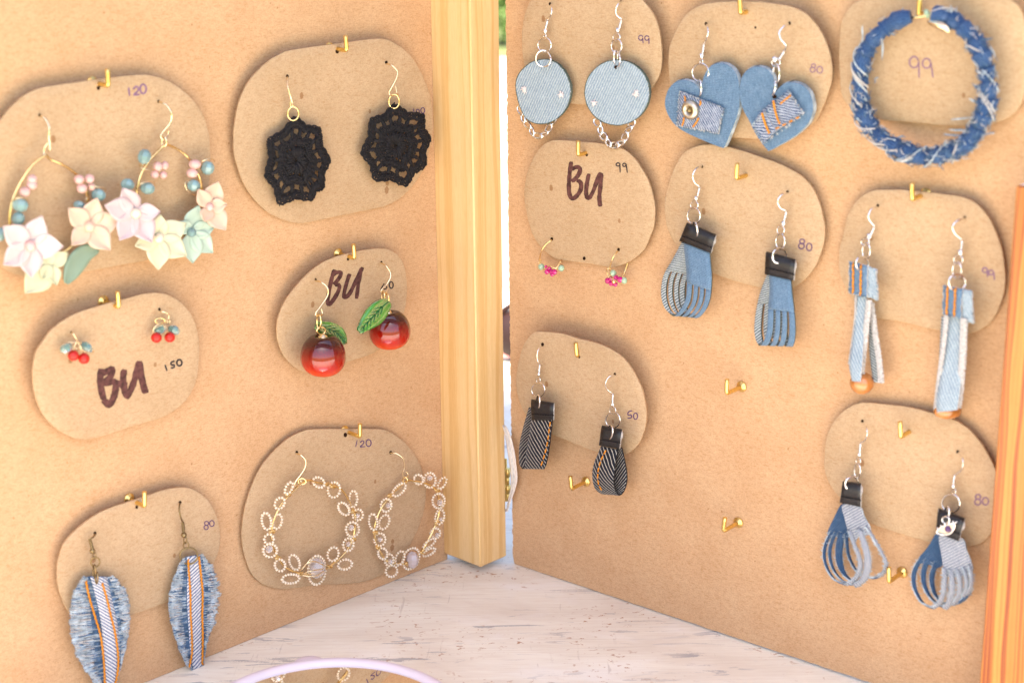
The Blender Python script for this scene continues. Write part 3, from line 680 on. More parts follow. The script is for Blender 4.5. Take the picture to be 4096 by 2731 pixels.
vL6 = card((950, 1680, 2.1778), PL, (940, 130), 4.0, 2.0,
    [(660, 78), (950, 78), (1230, 78), (1320, 100), (1420, 165), (1500, 240), (1560, 330), (1610, 440), (1640, 580), (1640, 680), (1620, 800), (1570, 950), (1480, 1130), (1420, 1220), (1350, 1290), (1250, 1350), (1100, 1405), (900, 1425), (700, 1430), (500, 1460), (380, 1468), (280, 1450), (200, 1410), (120, 1330), (70, 1200), (45, 1080), (40, 960), (60, 800), (90, 680), (150, 520), (220, 390), (320, 270), (430, 170), (540, 110)],
    'kraft card priced 120 low beside the post behind the beaded gold hoops',
    [('price', 'ink', 9, [[(1042, 172), (1030, 232)], [(1068, 196), (1088, 178), (1102, 192), (1090, 212), (1068, 231), (1112, 229)]] + oval(1142, 198, 22, 30))],
    [(517, 280, 15), (1335, 281, 16), (940, 128, 20)])
vR1 = card((2000, 0, 2.4129), PR, (760, -190), 9.0, 5.0,
    [(300, 0), (240, 140), (215, 280), (213, 420), (228, 600), (262, 780), (330, 910), (450, 970), (660, 1000), (830, 1012), (1000, 1022), (1200, 1010), (1360, 950), (1440, 880), (1500, 800), (1545, 700), (1560, 560), (1550, 400), (1520, 240), (1460, 110), (1380, 10), (1280, -120), (1100, -200), (800, -230), (500, -190), (380, -110)],
    'kraft card priced 99 behind the two round light denim disc earrings',
    [('price', 'ink', 10, loop9(1358, 368, 20, 24, 1378, 372, 1381, 420) + loop9(1417, 370, 20, 22, 1438, 374, 1437, 428))],
    [(482, 40, 16), (1168, 18, 14)])
vR2 = card((2600, 0, 2.4125), PR, (925, 118), 8.0, 3.0,
    [(390, 110), (500, 50), (650, 25), (900, 15), (1150, 30), (1350, 65), (1480, 120), (1580, 210), (1660, 330), (1720, 470), (1755, 620), (1755, 760), (1720, 900), (1660, 1050), (1600, 1160), (1500, 1240), (1380, 1290), (1200, 1330), (1000, 1340), (850, 1330), (700, 1310), (500, 1240), (330, 1100), (220, 900), (185, 720), (180, 560), (200, 420), (260, 280), (320, 180)],
    'kraft card priced 80 behind the two denim heart earrings',
    [('price', 'inkfaint', 11, eight(1578, 637, 19, 1570, 675, 24) + oval(1638, 676, 27, 32))],
    [(540, 232, 18), (1345, 228, 18), (1017, 268, 13)])
vR3 = card((3350, 0, 2.0912), PR, (705, 140), 7.0, 3.0,
    [(25, 700), (15, 500), (20, 300), (40, 170), (90, 80), (180, 10), (350, -60), (700, -90), (1100, -70), (1350, -30), (1450, 0), (1530, 80), (1580, 250), (1595, 500), (1590, 690), (1560, 810), (1500, 920), (1420, 990), (1300, 1030), (1150, 1050), (900, 1050), (600, 1020), (380, 1005), (200, 960), (90, 880), (40, 800)],
    'kraft card top right with a large 99 inside the blue denim hoop',
    [('price', 'inkfaint', 13, loop9(640, 522, 38, 46, 680, 520, 683, 655) + loop9(745, 532, 34, 40, 782, 530, 798, 650))],
    [(705, 140, 12)])
vR4 = card((2050, 530, 2.24), PR, (655, 200), 7.0, 3.0,
    [(400, 70), (600, 82), (830, 105), (970, 140), (1080, 220), (1170, 350), (1230, 470), (1265, 600), (1275, 700), (1265, 840), (1235, 930), (1190, 1030), (1130, 1100), (1050, 1155), (960, 1195), (880, 1205), (700, 1175), (430, 1140), (350, 1105), (260, 1030), (190, 930), (145, 800), (115, 650), (105, 560), (115, 450), (150, 310), (210, 190), (280, 110), (340, 80)],
    'round kraft card with bold brown letters and 99 above two tiny pink bead hoops',
    [('letters', 'marker', 39, [[(526, 262), (514, 350), (506, 450), (508, 540), (532, 592), (575, 570), (612, 510), (612, 455), (585, 430)], [(528, 330), (580, 310), (606, 335), (585, 390), (535, 440)], [(684, 370), (665, 470), (660, 550), (678, 592), (715, 545), (755, 440), (790, 360)], [(796, 365), (788, 480), (778, 580), (786, 665)]]),
     ('price', 'inkblack', 11, loop9(945, 288, 17, 14, 961, 285, 965, 360) + loop9(1002, 292, 15, 14, 1018, 290, 1029, 362))],
    [(352, 955, 16), (950, 1050, 16), (642, 1128, 17), (665, 202, 14)])
vR5 = card((2600, 560, 1.8027), PR, (690, 262), 5.0, 2.6,
    [(370, 38), (450, 35), (540, 45), (680, 85), (830, 135), (960, 185), (1080, 250), (1160, 330), (1215, 440), (1245, 550), (1260, 640), (1250, 750), (1220, 850), (1170, 940), (1100, 1020), (1020, 1065), (940, 1080), (860, 1082), (740, 1050), (560, 1000), (440, 950), (300, 870), (190, 760), (130, 640), (110, 540), (108, 440), (135, 320), (170, 220), (230, 110), (290, 65)],
    'pink stained kraft card priced 80 behind the sky blue fringed loop earrings',
    [('price', 'ink', 9, eight(1097, 732, 17, 1092, 765, 20) + oval(1148, 772, 19, 27))],
    [(375, 193, 11), (990, 375, 12)])
vR6 = card((3330, 720, 1.6), PR, (570, 125), 5.0, 2.6,
    [(320, 62), (500, 68), (700, 90), (850, 115), (940, 170), (1010, 260), (1060, 370), (1090, 480), (1105, 620), (1095, 730), (1060, 830), (1010, 910), (940, 960), (870, 980), (750, 972), (600, 945), (420, 900), (290, 885), (180, 830), (90, 700), (45, 580), (45, 450), (75, 330), (100, 220), (160, 130), (230, 80)],
    'kraft card priced 99 behind the long denim strap earrings near the right post',
    [('price', 'inkfaint', 10, loop9(975, 577, 16, 15, 993, 580, 992, 622) + loop9(1015, 592, 15, 15, 1033, 595, 1036, 640))],
    [(290, 165, 11), (845, 242, 12)])
vR7 = card((2030, 1300, 2.0908), PR, (600, 268), 12.0, 6.0,
    [(210, 70), (260, 56), (380, 62), (480, 78), (600, 115), (720, 145), (850, 195), (950, 260), (1020, 340), (1080, 440), (1130, 560), (1155, 680), (1160, 780), (1140, 890), (1100, 985), (1040, 1050), (990, 1075), (900, 1078), (740, 1055), (600, 1005), (480, 955), (380, 915), (250, 850), (150, 740), (95, 620), (75, 500), (80, 380), (110, 240), (150, 140)],
    'kraft card priced 50 holding the black and white twill loop earrings',
    [('price', 'ink', 9, [[(1042, 715), (1012, 725), (1008, 750), (1035, 752), (1034, 774), (1005, 778)]] + oval(1071, 760, 17, 26))],
    [(293, 162, 16), (897, 410, 13), (600, 268, 10)])
vR8 = card((3230, 1570, 1.6859), PR, (695, 275), 4.8, 2.2,
    [(400, 68), (560, 82), (720, 105), (860, 145), (1000, 190), (1100, 260), (1180, 360), (1250, 480), (1290, 620), (1300, 760), (1270, 880), (1220, 970), (1150, 1020), (1060, 1035), (940, 1035), (800, 1000), (600, 940), (430, 880), (300, 780), (180, 660), (120, 540), (115, 430), (130, 300), (180, 190), (250, 120), (320, 80)],
    'kraft card priced 80 at lower right partly hidden by the orange pine post',
    [('price', 'inkfaint', 10, eight(1150, 702, 17, 1148, 736, 20) + oval(1200, 731, 20, 25))],
    [(370, 192, 12), (1012, 398, 13)])

# ---------------------------------------------------------------- earring kit
def wire(root, vw, pts, mat, r=0.36, n=6, name='ear_wire', closed=False):
    mb = MB(); mb.tube(vw.path(pts, n, closed), r * 0.001, 7, closed); return obj(name, mb, mat, root)
def ring(root, vw, cx, cy, rx, ry, mat, r=0.42, h=4.0, dh=1.2, rot=0.0, name='jump_ring'):
    mb = MB(); mb.tube(vw.ell(cx, cy, rx, ry, h, rot, dh, 26), r * 0.001, 7, True); return obj(name, mb, mat, root)
def coil(root, vw, a, b, rpx, mat, h=4.0, turns=9):
    A, B = vw.p(*a, h), vw.p(*b, h); ax = (B - A).normalized(); x = ax.orthogonal().normalized(); y = ax.cross(x); R = vw.mm(rpx)
    mb = MB(); n = turns * 9
    mb.tube([A + (B - A) * (i / n) + (x * math.cos(2 * PI * i / 9) + y * math.sin(2 * PI * i / 9)) * R for i in range(n + 1)], (B - A).length / turns * 0.52, 5)
    return obj('coil', mb, mat, root)
def bead(root, vw, cx, cy, h, rx, ry, mat, name='bead', rot=0.0, facet=False, parent=None):
    mb = MB(); a, b = vw.mm(rx), vw.mm(ry)
    if facet: mb.ball(vw.p(cx, cy, h), a, min(a, b), b, (vw.axes(rot)[0], vw.axes(rot)[2], vw.axes(rot)[1]), 8, 6, 0, False)
    else: mb.ball(vw.p(cx, cy, h), a, min(a, b), b, (vw.axes(rot)[0], vw.axes(rot)[2], vw.axes(rot)[1]), 16, 10)
    return obj(name, mb, mat, parent or root)
def er(vw, x, y, label, group): return thing('earring', label, 'earring', vw.p(x, y, 0), group)
def threads(segs, r, mats, name, root, kind='stuff'):
    """loose threads: list of (point list, material index)"""
    mb = MB()
    for pts, mi in segs: mb.tube(pts, [r] * (len(pts) - 1) + [r * 0.5], 4, False, mi, False)
    return obj(name, mb, mats, root, None, kind)
def fishhook(root, vw, pts, ca, cb, bl, br_, mat, loop=None, r=0.43):
    wire(root, vw, pts, mat, r)
    coil(root, vw, ca, cb, 9 * vw.s / 2.0, mat)
    bead(root, vw, bl[0], bl[1], 4, br_, br_, mat, 'ball')
    if loop: ring(root, vw, *loop, mat, r * 0.9, 4, 0.8, 0, 'eye_loop')

# ---- flower hoops on the large card
def flower(root, vw, c, tips, mat, h0, h1, centre, cmat, cr):
    fl = None
    cx, cy = c
    for q, (tx, ty) in enumerate(tips):
        dx, dy = tx - cx, ty - cy; L_ = math.hypot(dx, dy); wpx = max(50, L_ * 0.385)
        G = []
        for i in range(9):
            t_ = i / 8; wd = wpx * max(0.0, math.sin(PI * min(1, t_ ** 0.95 * 0.93 + 0.07))) ** 1.05 if i < 8 else 2.0
            row = []
            for j in range(7):
                w_ = (j - 3) / 3
                row.append(vw.p(cx + dx * t_ - dy / L_ * wd * w_, cy + dy * t_ + dx / L_ * wd * w_, h0 + (h1 - h0) * t_ ** 1.3 + 0.9 * w_ * w_ * math.sin(PI * t_) + 0.12 * q - 0.7 * (1 - abs(w_)) ** 2 * t_ + 0.25 * math.sin(w_ * 5 + q * 2.3 + cx) * t_))
            G.append(row)
        mb = MB(); mb.sheet(G, 0.00032, (0, 0, 0))
        if fl is None: fl = obj('flower', mb, mat, root)
        else: obj('petal', mb, mat, fl)
    if cmat: bead(root, vw, cx, cy, h0 + 1.6, cr, cr, cmat, 'flower_bead', 0, cmat == 'teal', fl)
def hoopwire(root, vw, pts, mat, r, closed=True): return wire(root, vw, pts, mat, r, 6, 'hoop', closed)
v = vL1; G_ = 'pair of pastel flower hoop earrings'
e = er(v, 262, 350, 'flower hoop earring with a blush flower, a peach flower and a sage leaf', G_)
wire(e, v, [(262, 352, -1), (275, 357, 3), (300, 375, 5), (325, 430, 7), (322, 490, 7), (330, 560, 6), (325, 588, 5)], 'palegold', 0.42)
wire(e, v, [(318, 530, 6), (295, 560, 5), (290, 600, 5), (300, 625, 6)], 'palegold', 0.4, name='wire_loop')
hoopwire(e, v, [(300, 615, 6), (230, 660, 6), (160, 750, 6), (105, 850, 6), (75, 940, 6), (65, 1030, 6), (75, 1140, 6), (120, 1260, 6), (220, 1330, 6), (330, 1310, 6), (420, 1250, 6), (480, 1200, 6), (550, 1080, 5), (580, 950, 4), (575, 860, 4), (540, 780, 4), (480, 720, 4), (400, 670, 5), (330, 640, 5)], 'gold', 0.62)
for x, y, a, b in ((132, 940, 54, 46), (120, 1030, 43, 44), (650, 875, 50, 42), (522, 940, 40, 28), (3, 1135, 36, 46)): bead(e, v, x, y, 8, a, b, 'teal', 'teal_bead', 0.2, True)
for x, y, r in ((212, 770, 33), (210, 808, 36), (163, 855, 36), (522, 772, 35), (590, 768, 34), (540, 832, 36), (602, 822, 28)): bead(e, v, x, y, 7, r, r * 0.9, 'pinkbead', 'pink_bead')
for pts in ([(580, 850, 5), (600, 820, 9), (690, 830, 9), (690, 860, 6)], [(75, 920, 6), (120, 895, 10), (180, 910, 9), (185, 960, 6)], [(560, 870, 5), (575, 890, 7), (565, 910, 7), (580, 925, 6)]): wire(e, v, pts, 'palegold', 0.25, name='binding_wire')
flower(e, v, (200, 1210), [(278, 1013), (418, 1215), (208, 1422), (22, 1335), (22, 1083)], 'blush', 10, 13, 1, 'pinkbead', 38)
flower(e, v, (335, 1335), [(448, 1255), (375, 1470), (165, 1522), (300, 1250), (275, 1430)], 'palegreen', 8, 9, 0, None, 0)
flower(e, v, (590, 1083), [(640, 893), (795, 1040), (730, 1240), (472, 1205), (452, 963)], 'peach', 9, 12, 1, 'peach', 36)
def leafpatch(root, vw, spine, half, mat, h0, h1, name, vein=None, th=0.0006):
    sp_ = catmull(spine, 4); n = len(sp_); G = []
    for i, (x, y) in enumerate(sp_):
        t_ = i / (n - 1); a, b = sp_[max(i - 1, 0)], sp_[min(i + 1, n - 1)]; dx, dy = b[0] - a[0], b[1] - a[1]; L_ = math.hypot(dx, dy) or 1
        wd = half * math.sin(PI * (0.06 + 0.91 * t_)) ** 0.7 * (1 - 0.25 * t_)
        G.append([vw.p(x - dy / L_ * wd * w_, y + dx / L_ * wd * w_, h0 + (h1 - h0) * t_ + 0.8 * abs(w_)) for w_ in (-1, -0.6, -0.2, 0.2, 0.6, 1)])
    mb = MB(); mb.sheet(G, th, (0, 0, 0)); lf_ = obj(name, mb, mat, root)
    if vein:
        mb = MB(); L2 = [vw.p(x, y, h0 + (h1 - h0) * i / (n - 1) + 1.0) for i, (x, y) in enumerate(sp_)]
        mb.tube(L2, 0.00026, 5)
        for i in range(3, n - 3, 2):
            x, y = sp_[i]; x2, y2 = sp_[min(i + 3, n - 1)]; dx, dy = x2 - x, y2 - y
            for sg in (-1, 1):
                mb.tube([vw.p(x, y, h0 + (h1 - h0) * i / n + 1.0), vw.p(x + dx * 0.9 - dy * 0.5 * sg, y + dy * 0.9 + dx * 0.5 * sg, h0 + (h1 - h0) * i / n + 1.45)], 0.0002, 4)
        obj('vein', mb, vein, lf_)
    return lf_
leafpatch(e, v, [(650, 1225), (560, 1260), (500, 1330), (465, 1400), (438, 1458)], 74, 'sage', 7, 8, 'clay_leaf')
e = er(v, 1047, 258, 'flower hoop earring with lilac pink, cream, mint and peach flowers', G_)
wire(e, v, [(1044, 260, -1), (1060, 263, 3), (1100, 285, 6), (1132, 340, 8), (1122, 400, 7), (1075, 460, 6), (1060, 490, 6), (1085, 512, 6), (1108, 480, 5), (1112, 450, 5)], 'palegold', 0.42)
ring(e, v, 1083, 525, 16, 32, 'palegold', 0.45, 6)
hoopwire(e, v, [(1085, 545, 6), (1060, 570, 6), (1000, 630, 6), (945, 710, 6), (915, 790, 6), (900, 900, 6), (930, 1030, 6), (1000, 1120, 6), (1130, 1165, 6), (1250, 1120, 5), (1310, 1000, 5), (1330, 870, 4), (1320, 770, 4), (1250, 640, 4), (1180, 580, 4), (1115, 548, 5)], 'gold', 0.62)
for x, y, a, b in ((952, 622, 47, 53), (842, 806, 48, 42), (972, 830, 53, 43), (1370, 697, 49, 50), (1277, 812, 49, 43)): bead(e, v, x, y, 8, a, b, 'teal', 'teal_bead', 0.25, True)
for x, y, a, b in ((1040, 687, 34, 34), (1088, 680, 27, 30), (1022, 740, 29, 28), (1078, 742, 28, 27), (1286, 672, 44, 34), (1268, 732, 42, 34)): bead(e, v, x, y, 7, a, b, 'pinkbead', 'pink_bead')
for pts in ([(920, 680, 6), (940, 700, 8), (1015, 712, 8), (1020, 700, 7)], [(905, 850, 6), (930, 800, 10), (1010, 790, 9), (1020, 810, 7)], [(1325, 700, 5), (1340, 650, 9), (1400, 638, 9), (1418, 655, 7)], [(1320, 780, 5), (1225, 790, 9), (1240, 850, 9), (1295, 878, 8), (1305, 855, 6)], [(925, 690, 6), (940, 675, 8), (955, 685, 7)]): wire(e, v, pts, 'palegold', 0.25, name='binding_wire')
flower(e, v, (1265, 1122), [(1310, 945), (1418, 1085), (1405, 1258), (1272, 1325), (1175, 1050)], 'mint', 8, 9, 1, 'teal', 34)
flower(e, v, (1385, 955), [(1442, 785), (1498, 935), (1490, 1108), (1350, 1050), (1308, 838)], 'peach', 8, 11, 1, 'pinkbead', 30)
flower(e, v, (1050, 1160), [(1060, 1005), (1230, 1062), (1233, 1278), (1045, 1368), (892, 1212)], 'cream', 10, 12, 1, 'pearl', 36)
flower(e, v, (898, 995), [(812, 828), (1058, 985), (1003, 1188), (788, 1173), (692, 943)], 'lilacpink', 12, 15, 1, 'pearl', 37)

# ---- crochet rosettes
def rosette(root, vw, c, tips, h):
    cx, cy = c; n = len(tips)
    def outl(a):                                   # outline between tips: scallops
        f_ = (a / (2 * PI) * n) % n; i = int(f_); t_ = f_ - i; p, q = tips[i % n], tips[(i + 1) % n]
        k = 1.02 - 0.10 * (2 * min(t_, 1 - t_)) ** 1.7
        return (cx + (p[0] + (q[0] - p[0]) * t_ - cx) * k * 1.02, cy + (p[1] + (q[1] - p[1]) * t_ - cy) * k * 1.02)
    def P(rho, a, dh=0.0):
        ox, oy = outl(a); f_ = (a / (2 * PI) * n) % 1.0
        wob = 0.0 if rho > 0.8 else 0.03 * math.sin(a * 5)
        return vw.p(cx + (ox - cx) * (rho + wob), cy + (oy - cy) * (rho + wob), h + dh)
    mb = MB(); R = random
    def stitches(r0, r1, cnt, th, lift, tw=0.6):
        for k in range(cnt):
            a = 2 * PI * (k + R.uniform(-0.25, 0.25)) / cnt; sl_ = tw * 2 * PI / cnt
            mb.tube([P(r0, a, lift * 0.4), P((r0 + r1) / 2, a + sl_ * 0.5, lift + R.uniform(-0.2, 0.3)), P(r1, a + sl_, lift * 0.3)], th * R.uniform(0.85, 1.15), 5)
    def rim(r, th, cnt, lift):
        mb.tube([P(r + 0.018 * math.sin(k * 2.1), 2 * PI * k / cnt, lift + 0.35 * math.sin(k * 2.1 + 1)) for k in range(cnt)], th, 5, True)
    T = 0.00047
    stitches(0.77, 0.98, 96, T, 0.8, 1.4); stitches(0.76, 0.97, 80, T, 0.2, -1.2)
    for r in (0.78, 0.84, 0.91, 0.985): rim(r, T * 1.15, 110, 0.4)
    for k in range(18):                              # spokes between the open holes
        a = 2 * PI * (k + R.uniform(-0.15, 0.15)) / 18
        for o_ in (-0.03, 0.03): mb.tube([P(0.56, a + o_, 0.4), P(0.67, a - o_, 0.7), P(0.80, a + o_, 0.4)], T * 1.75, 5)
    stitches(0.38, 0.60, 64, T, 1.5, 1.2); stitches(0.38, 0.62, 54, T, 0.8, -1.0)
    for r in (0.40, 0.47, 0.54, 0.60): rim(r, T * 1.2, 80, 1.0)
    for k in range(10):
        a = 2 * PI * k / 10; mb.tube([P(0.22, a, 0.5), P(0.40, a + 0.10, 0.8)], T * 1.3, 5)
    stitches(0.08, 0.40, 30, T * 1.2, 1.3, 1.0)
    for r in (0.14, 0.21, 0.28): rim(r, T * 1.2, 40, 0.8)
    for k in range(5):
        a = 2 * PI * k / 5; mb.tube([P(0.03, a, 0.4), P(0.15, a + 0.3, 0.8)], T * 1.2, 5)
    for k in range(26):                              # stray fibres at the rim
        a = R.uniform(0, 2 * PI); mb.tube([P(0.97, a, 0.3), P(1.0 + R.uniform(0.0, 0.04), a + R.uniform(-0.05, 0.05), 0.8)], T * 0.5, 4)
    return obj('crochet_rosette', mb, 'yarn', root)
v = vL2; G_ = 'pair of black crochet earrings'
e = er(v, 460, 378, 'black crochet rosette earring hanging lower, left on its card', G_)
wire(e, v, [(459, 380, -1), (458, 395, 2), (462, 450, 5), (480, 520, 6), (498, 580, 6), (508, 602, 5)], 'palegold', 0.36)
ring(e, v, 490, 582, 9, 26, 'palegold', 0.36, 5, 0.4, name='eye_loop')
ring(e, v, 503, 655, 41, 50, 'gold', 0.42, 5)
rosette(e, v, (525, 1000), [(770, 1000), (722, 1200), (640, 1285), (400, 1318), (300, 1110), (322, 850), (515, 683), (695, 765)], 4)
e = er(v, 1190, 280, 'black crochet rosette earring nearest the pine post, beside the 100 price', G_)
wire(e, v, [(1185, 288, -1), (1200, 290, 3), (1232, 300, 6), (1272, 345, 8), (1262, 400, 8), (1225, 470, 7), (1210, 500, 6), (1225, 522, 6), (1262, 514, 5), (1278, 512, 4)], 'palegold', 0.38)
wire(e, v, [(1256, 445, 3), (1268, 505, 4)], 'palegold', 0.3, name='wire_end')
ring(e, v, 1247, 565, 38, 52, 'gold', 0.42, 6)
rosette(e, v, (1262, 890), [(1510, 840), (1475, 1035), (1338, 1183), (1105, 1140), (1010, 945), (1078, 700), (1250, 592), (1462, 668)], 5)

# ---- little red cherries
v = vL3; G_ = 'pair of red bead cherry earrings'
e = er(v, 432, 465, 'tiny cherry earring of two red beads under teal leaves, above the brown letters', G_)
wire(e, v, [(430, 468, -1), (445, 472, 3), (470, 510, 4), (488, 548, 4), (470, 575, 4), (440, 640, 4)], 'palegold', 0.34)
for pts in ([(485, 545, 4), (520, 600, 5), (550, 660, 5)], [(400, 555, 4), (440, 560, 5), (490, 555, 5), (530, 570, 5)], [(500, 600, 5), (560, 645, 6), (630, 655, 5), (640, 640, 4)], [(460, 590, 5), (470, 620, 5), (490, 610, 5), (495, 650, 4)]): wire(e, v, pts, 'palegold', 0.24, name='binding_wire')
bead(e, v, 385, 613, 5, 66, 46, 'tealclear', 'teal_leaf_bead', -0.45, True); bead(e, v, 577, 602, 5, 68, 46, 'tealclear', 'teal_leaf_bead', 0.6, True)
bead(e, v, 453, 682, 6, 52, 50, 'redbead', 'red_bead'); bead(e, v, 552, 710, 7, 52, 52, 'redbead', 'red_bead')
e = er(v, 1258, 250, 'tiny cherry earring of red beads and teal leaves at upper right of its card', G_)
wire(e, v, [(1258, 262, -1), (1280, 270, 3), (1325, 285, 4), (1345, 310, 4), (1338, 350, 4), (1325, 385, 4)], 'palegold', 0.36)
ring(e, v, 1263, 358, 44, 26, 'gold', 0.36, 4, 0.5, name='wire_loop')
for pts in ([(1335, 380, 5), (1270, 378, 6), (1215, 415, 6), (1195, 465, 5)], [(1310, 350, 5), (1350, 355, 5), (1350, 380, 5), (1315, 370, 5)]): wire(e, v, pts, 'palegold', 0.26, name='binding_wire')
bead(e, v, 1265, 440, 5, 70, 46, 'tealclear', 'teal_leaf_bead', -0.42, True); bead(e, v, 1392, 442, 5, 66, 48, 'tealclear', 'teal_leaf_bead', 0.4, True)
bead(e, v, 1230, 515, 6, 52, 50, 'redbead', 'red_bead'); bead(e, v, 1355, 512, 6, 52, 50, 'redbead', 'red_bead')

# ---- glass cherries
def glass_cherry(root, vw, cx, cy, h, rpx, hpx, tilt, cap):
    c = vw.p(cx, cy, h); R = vw.mm(rpx); Hh = vw.mm(hpx); mb = MB()
    prof = []
    for i in range(27):
        a = PI * i / 26
        r = max(0.0, math.sin(a)) ** 0.74 * (1 + 0.06 * math.cos(a)); z = -math.cos(a)
        if z > 0: z -= 0.20 * max(0.0, 1 - r / 0.55) ** 1.4
        else: z += 0.05 * max(0.0, 1 - r / 0.3)
        prof.append((max(r, 0.0001) * R * 1.0, z * Hh * 1.03))
    ax = (ZUP + RT * tilt).normalized()
    mb.lathe(c, prof, ax, 40); obj('glass_cherry', mb, 'cherry', root)
    mb = MB(); k = vw.mm(1); top = c + ax * (Hh * 0.84)
    mb.lathe(top, [(cap * k, 0), (cap * k, 4 * k), (cap * 0.75 * k, 26 * k), (cap * 0.4 * k, 42 * k), (0.0002, 46 * k)], ax, 18); obj('bead_cap', mb, 'palegold', root)
v = vL4; G_ = 'pair of glass cherry earrings'
e = er(v, 478, 440, 'glossy dark red glass cherry earring hanging lower, its green leaf half behind it', G_)
wire(e, v, [(470, 448, -1), (480, 455, 3), (530, 465, 7), (590, 510, 10), (608, 560, 11), (590, 630, 11), (520, 730, 11), (478, 790, 11), (485, 820, 11), (520, 820, 11), (547, 800, 10), (535, 740, 9)], 'palegold', 0.42)
ring(e, v, 512, 882, 20, 78, 'gold', 0.5, 11, 2)
ring(e, v, 533, 975, 44, 38, 'gold', 0.6, 12, 0.5, name='eye_loop')
leafpatch(e, v, [(480, 918), (580, 950), (680, 985), (745, 1045), (787, 1110)], 92, 'leafglass', 8, 9, 'glass_leaf', 'leafvein', 0.0014)
glass_cherry(e, v, 555, 1228, 16, 232, 212, 0.03, 56)
e = er(v, 1165, 255, 'glossy dark red glass cherry earring hanging higher, its green leaf in front', G_)
wire(e, v, [(1158, 262, -1), (1168, 272, 3), (1212, 296, 7), (1255, 360, 9), (1258, 420, 10), (1220, 490, 10), (1165, 550, 10), (1175, 580, 10), (1212, 577, 9), (1225, 530, 8)], 'palegold', 0.42)
ring(e, v, 1184, 640, 16, 76, 'gold', 0.5, 12, 2)
ring(e, v, 1222, 655, 20, 66, 'gold', 0.5, 9, 2)
ring(e, v, 1228, 720, 16, 34, 'gold', 0.5, 12, 1, name='eye_loop')
glass_cherry(e, v, 1250, 962, 15, 222, 204, -0.04, 42)
leafpatch(e, v, [(1245, 668), (1160, 740), (1090, 820), (1010, 900), (935, 985)], 112, 'leafglass', 25, 26, 'glass_leaf', 'leafvein', 0.0014)

# ---- frayed denim feathers
def lerp_path(pts, n):
    P_ = catmull(pts, 8); d = [0.0]
    for a, b in zip(P_, P_[1:]): d.append(d[-1] + math.hypot(b[0] - a[0], b[1] - a[1]))
    out = []; j = 0
    for i in range(n):
        t_ = d[-1] * i / (n - 1)
        while j < len(d) - 2 and d[j + 1] < t_: j += 1
        f_ = (t_ - d[j]) / max(1e-9, d[j + 1] - d[j]); out.append(tuple(P_[j][k] + (P_[j + 1][k] - P_[j][k]) * f_ for k in range(len(P_[0]))))
    return out
def seam(root, vw, pts, h, mat, step=1.05, wpx=11, name='stitching'):
    P_ = catmull(pts, 6); L_ = sum(math.hypot(b[0] - a[0], b[1] - a[1]) for a, b in zip(P_, P_[1:])); n = max(4, int(vw.mm(L_) * 1000 / step)); Q = lerp_path(pts, n + 1)
    mb = MB()
    for i in range(n):
        a, b = Q[i], Q[i + 1]; dx, dy = b[0] - a[0], b[1] - a[1]; l = math.hypot(dx, dy) or 1; nx, ny = -dy / l * wpx, dx / l * wpx
        s_ = 1 if i % 2 else -1
        mb.tube([vw.p(a[0] - dx * 0.25 + nx * 0.5 * s_, a[1] - dy * 0.25 + ny * 0.5 * s_, h - 0.1), vw.p((a[0] + b[0]) / 2, (a[1] + b[1]) / 2, h + 0.45), vw.p(b[0] + dx * 0.25 - nx * 0.5 * s_, b[1] + dy * 0.25 - ny * 0.5 * s_, h - 0.1)], [0.0003, 0.00056, 0.0003], 5)
    return obj(name, mb, mat, root)
def feather(root, vw, left, sl_, sr_, right, seams, h, ragged, twill='striped'):
    n = 150; A, B, Cc, D = (lerp_path(q, n) for q in (left, sl_, sr_, right))
    G = []
    for i in range(0, n, 6):
        G.append([vw.p(A[i][0] + (B[i][0] - A[i][0]) * 0.6, A[i][1] + (B[i][1] - A[i][1]) * 0.6, h - 0.6), vw.p(*B[i], h), vw.p(*Cc[i], h), vw.p(D[i][0] + (Cc[i][0] - D[i][0]) * 0.6, D[i][1] + (Cc[i][1] - D[i][1]) * 0.6, h - 0.6)])
    mb = MB(); mb.sheet(G, 0.0006, (0, 0, 0)); obj('denim_back', mb, 'middenim', root)
    G = [[vw.p(B[i][0] + (Cc[i][0] - B[i][0]) * w_, B[i][1] + (Cc[i][1] - B[i][1]) * w_, h + 0.7 + 0.25 * math.sin(PI * w_)) for w_ in (0, 0.25, 0.5, 0.75, 1)] for i in range(0, n, 5)]
    mb = MB(); mb.sheet(G, 0.0007, (0, 0, 1)); obj('denim_strip', mb, [twill, 'fringeblue'], root)
    for side, (X, Y, rg) in enumerate(((A, B, ragged[0]), (D, Cc, ragged[1]))):
        segs = []; ph = random.uniform(0, 9)
        for rep in range(4):
            for i in range(1, n - 1):
                ox, oy = X[i]; bx, by = Y[i]
                st = random.choice((0.3, 0.45, 0.6, 0.75)) if rep else 0.0
                clump = 0.06 * math.sin(i * 0.55 + ph) + 0.04 * math.sin(i * 1.7 + ph)
                e_ = 1 + random.uniform(-0.12, 0.05) * rg + clump * rg * 0.7
                droop = random.uniform(-8, 10) + 9 * math.sin(i * 0.33 + ph)
                p0 = (bx + (ox - bx) * st, by + (oy - by) * st); p2 = (bx + (ox - bx) * e_, by + (oy - by) * e_ + droop)
                pm = ((p0[0] + p2[0]) / 2, (p0[1] + p2[1]) / 2 + random.uniform(-5, 9))
                hh_ = h + 0.3 + 0.25 * rep
                mi = random.choices((0, 1, 2), ((3, 6, 0) if rep == 0 else (6, 1, 2)))[0]
                segs.append(([vw.p(*p0, hh_ - 0.2), vw.p(*pm, hh_ + random.uniform(0, 0.6)), vw.p(*p2, hh_ - random.uniform(0, 0.7))], mi))
        threads(segs, 0.00024, ['fringe', 'fringeblue', 'whitethread'], 'fringe', root)
    for q in seams: seam(root, vw, q, h + 1.5, 'orangethread')
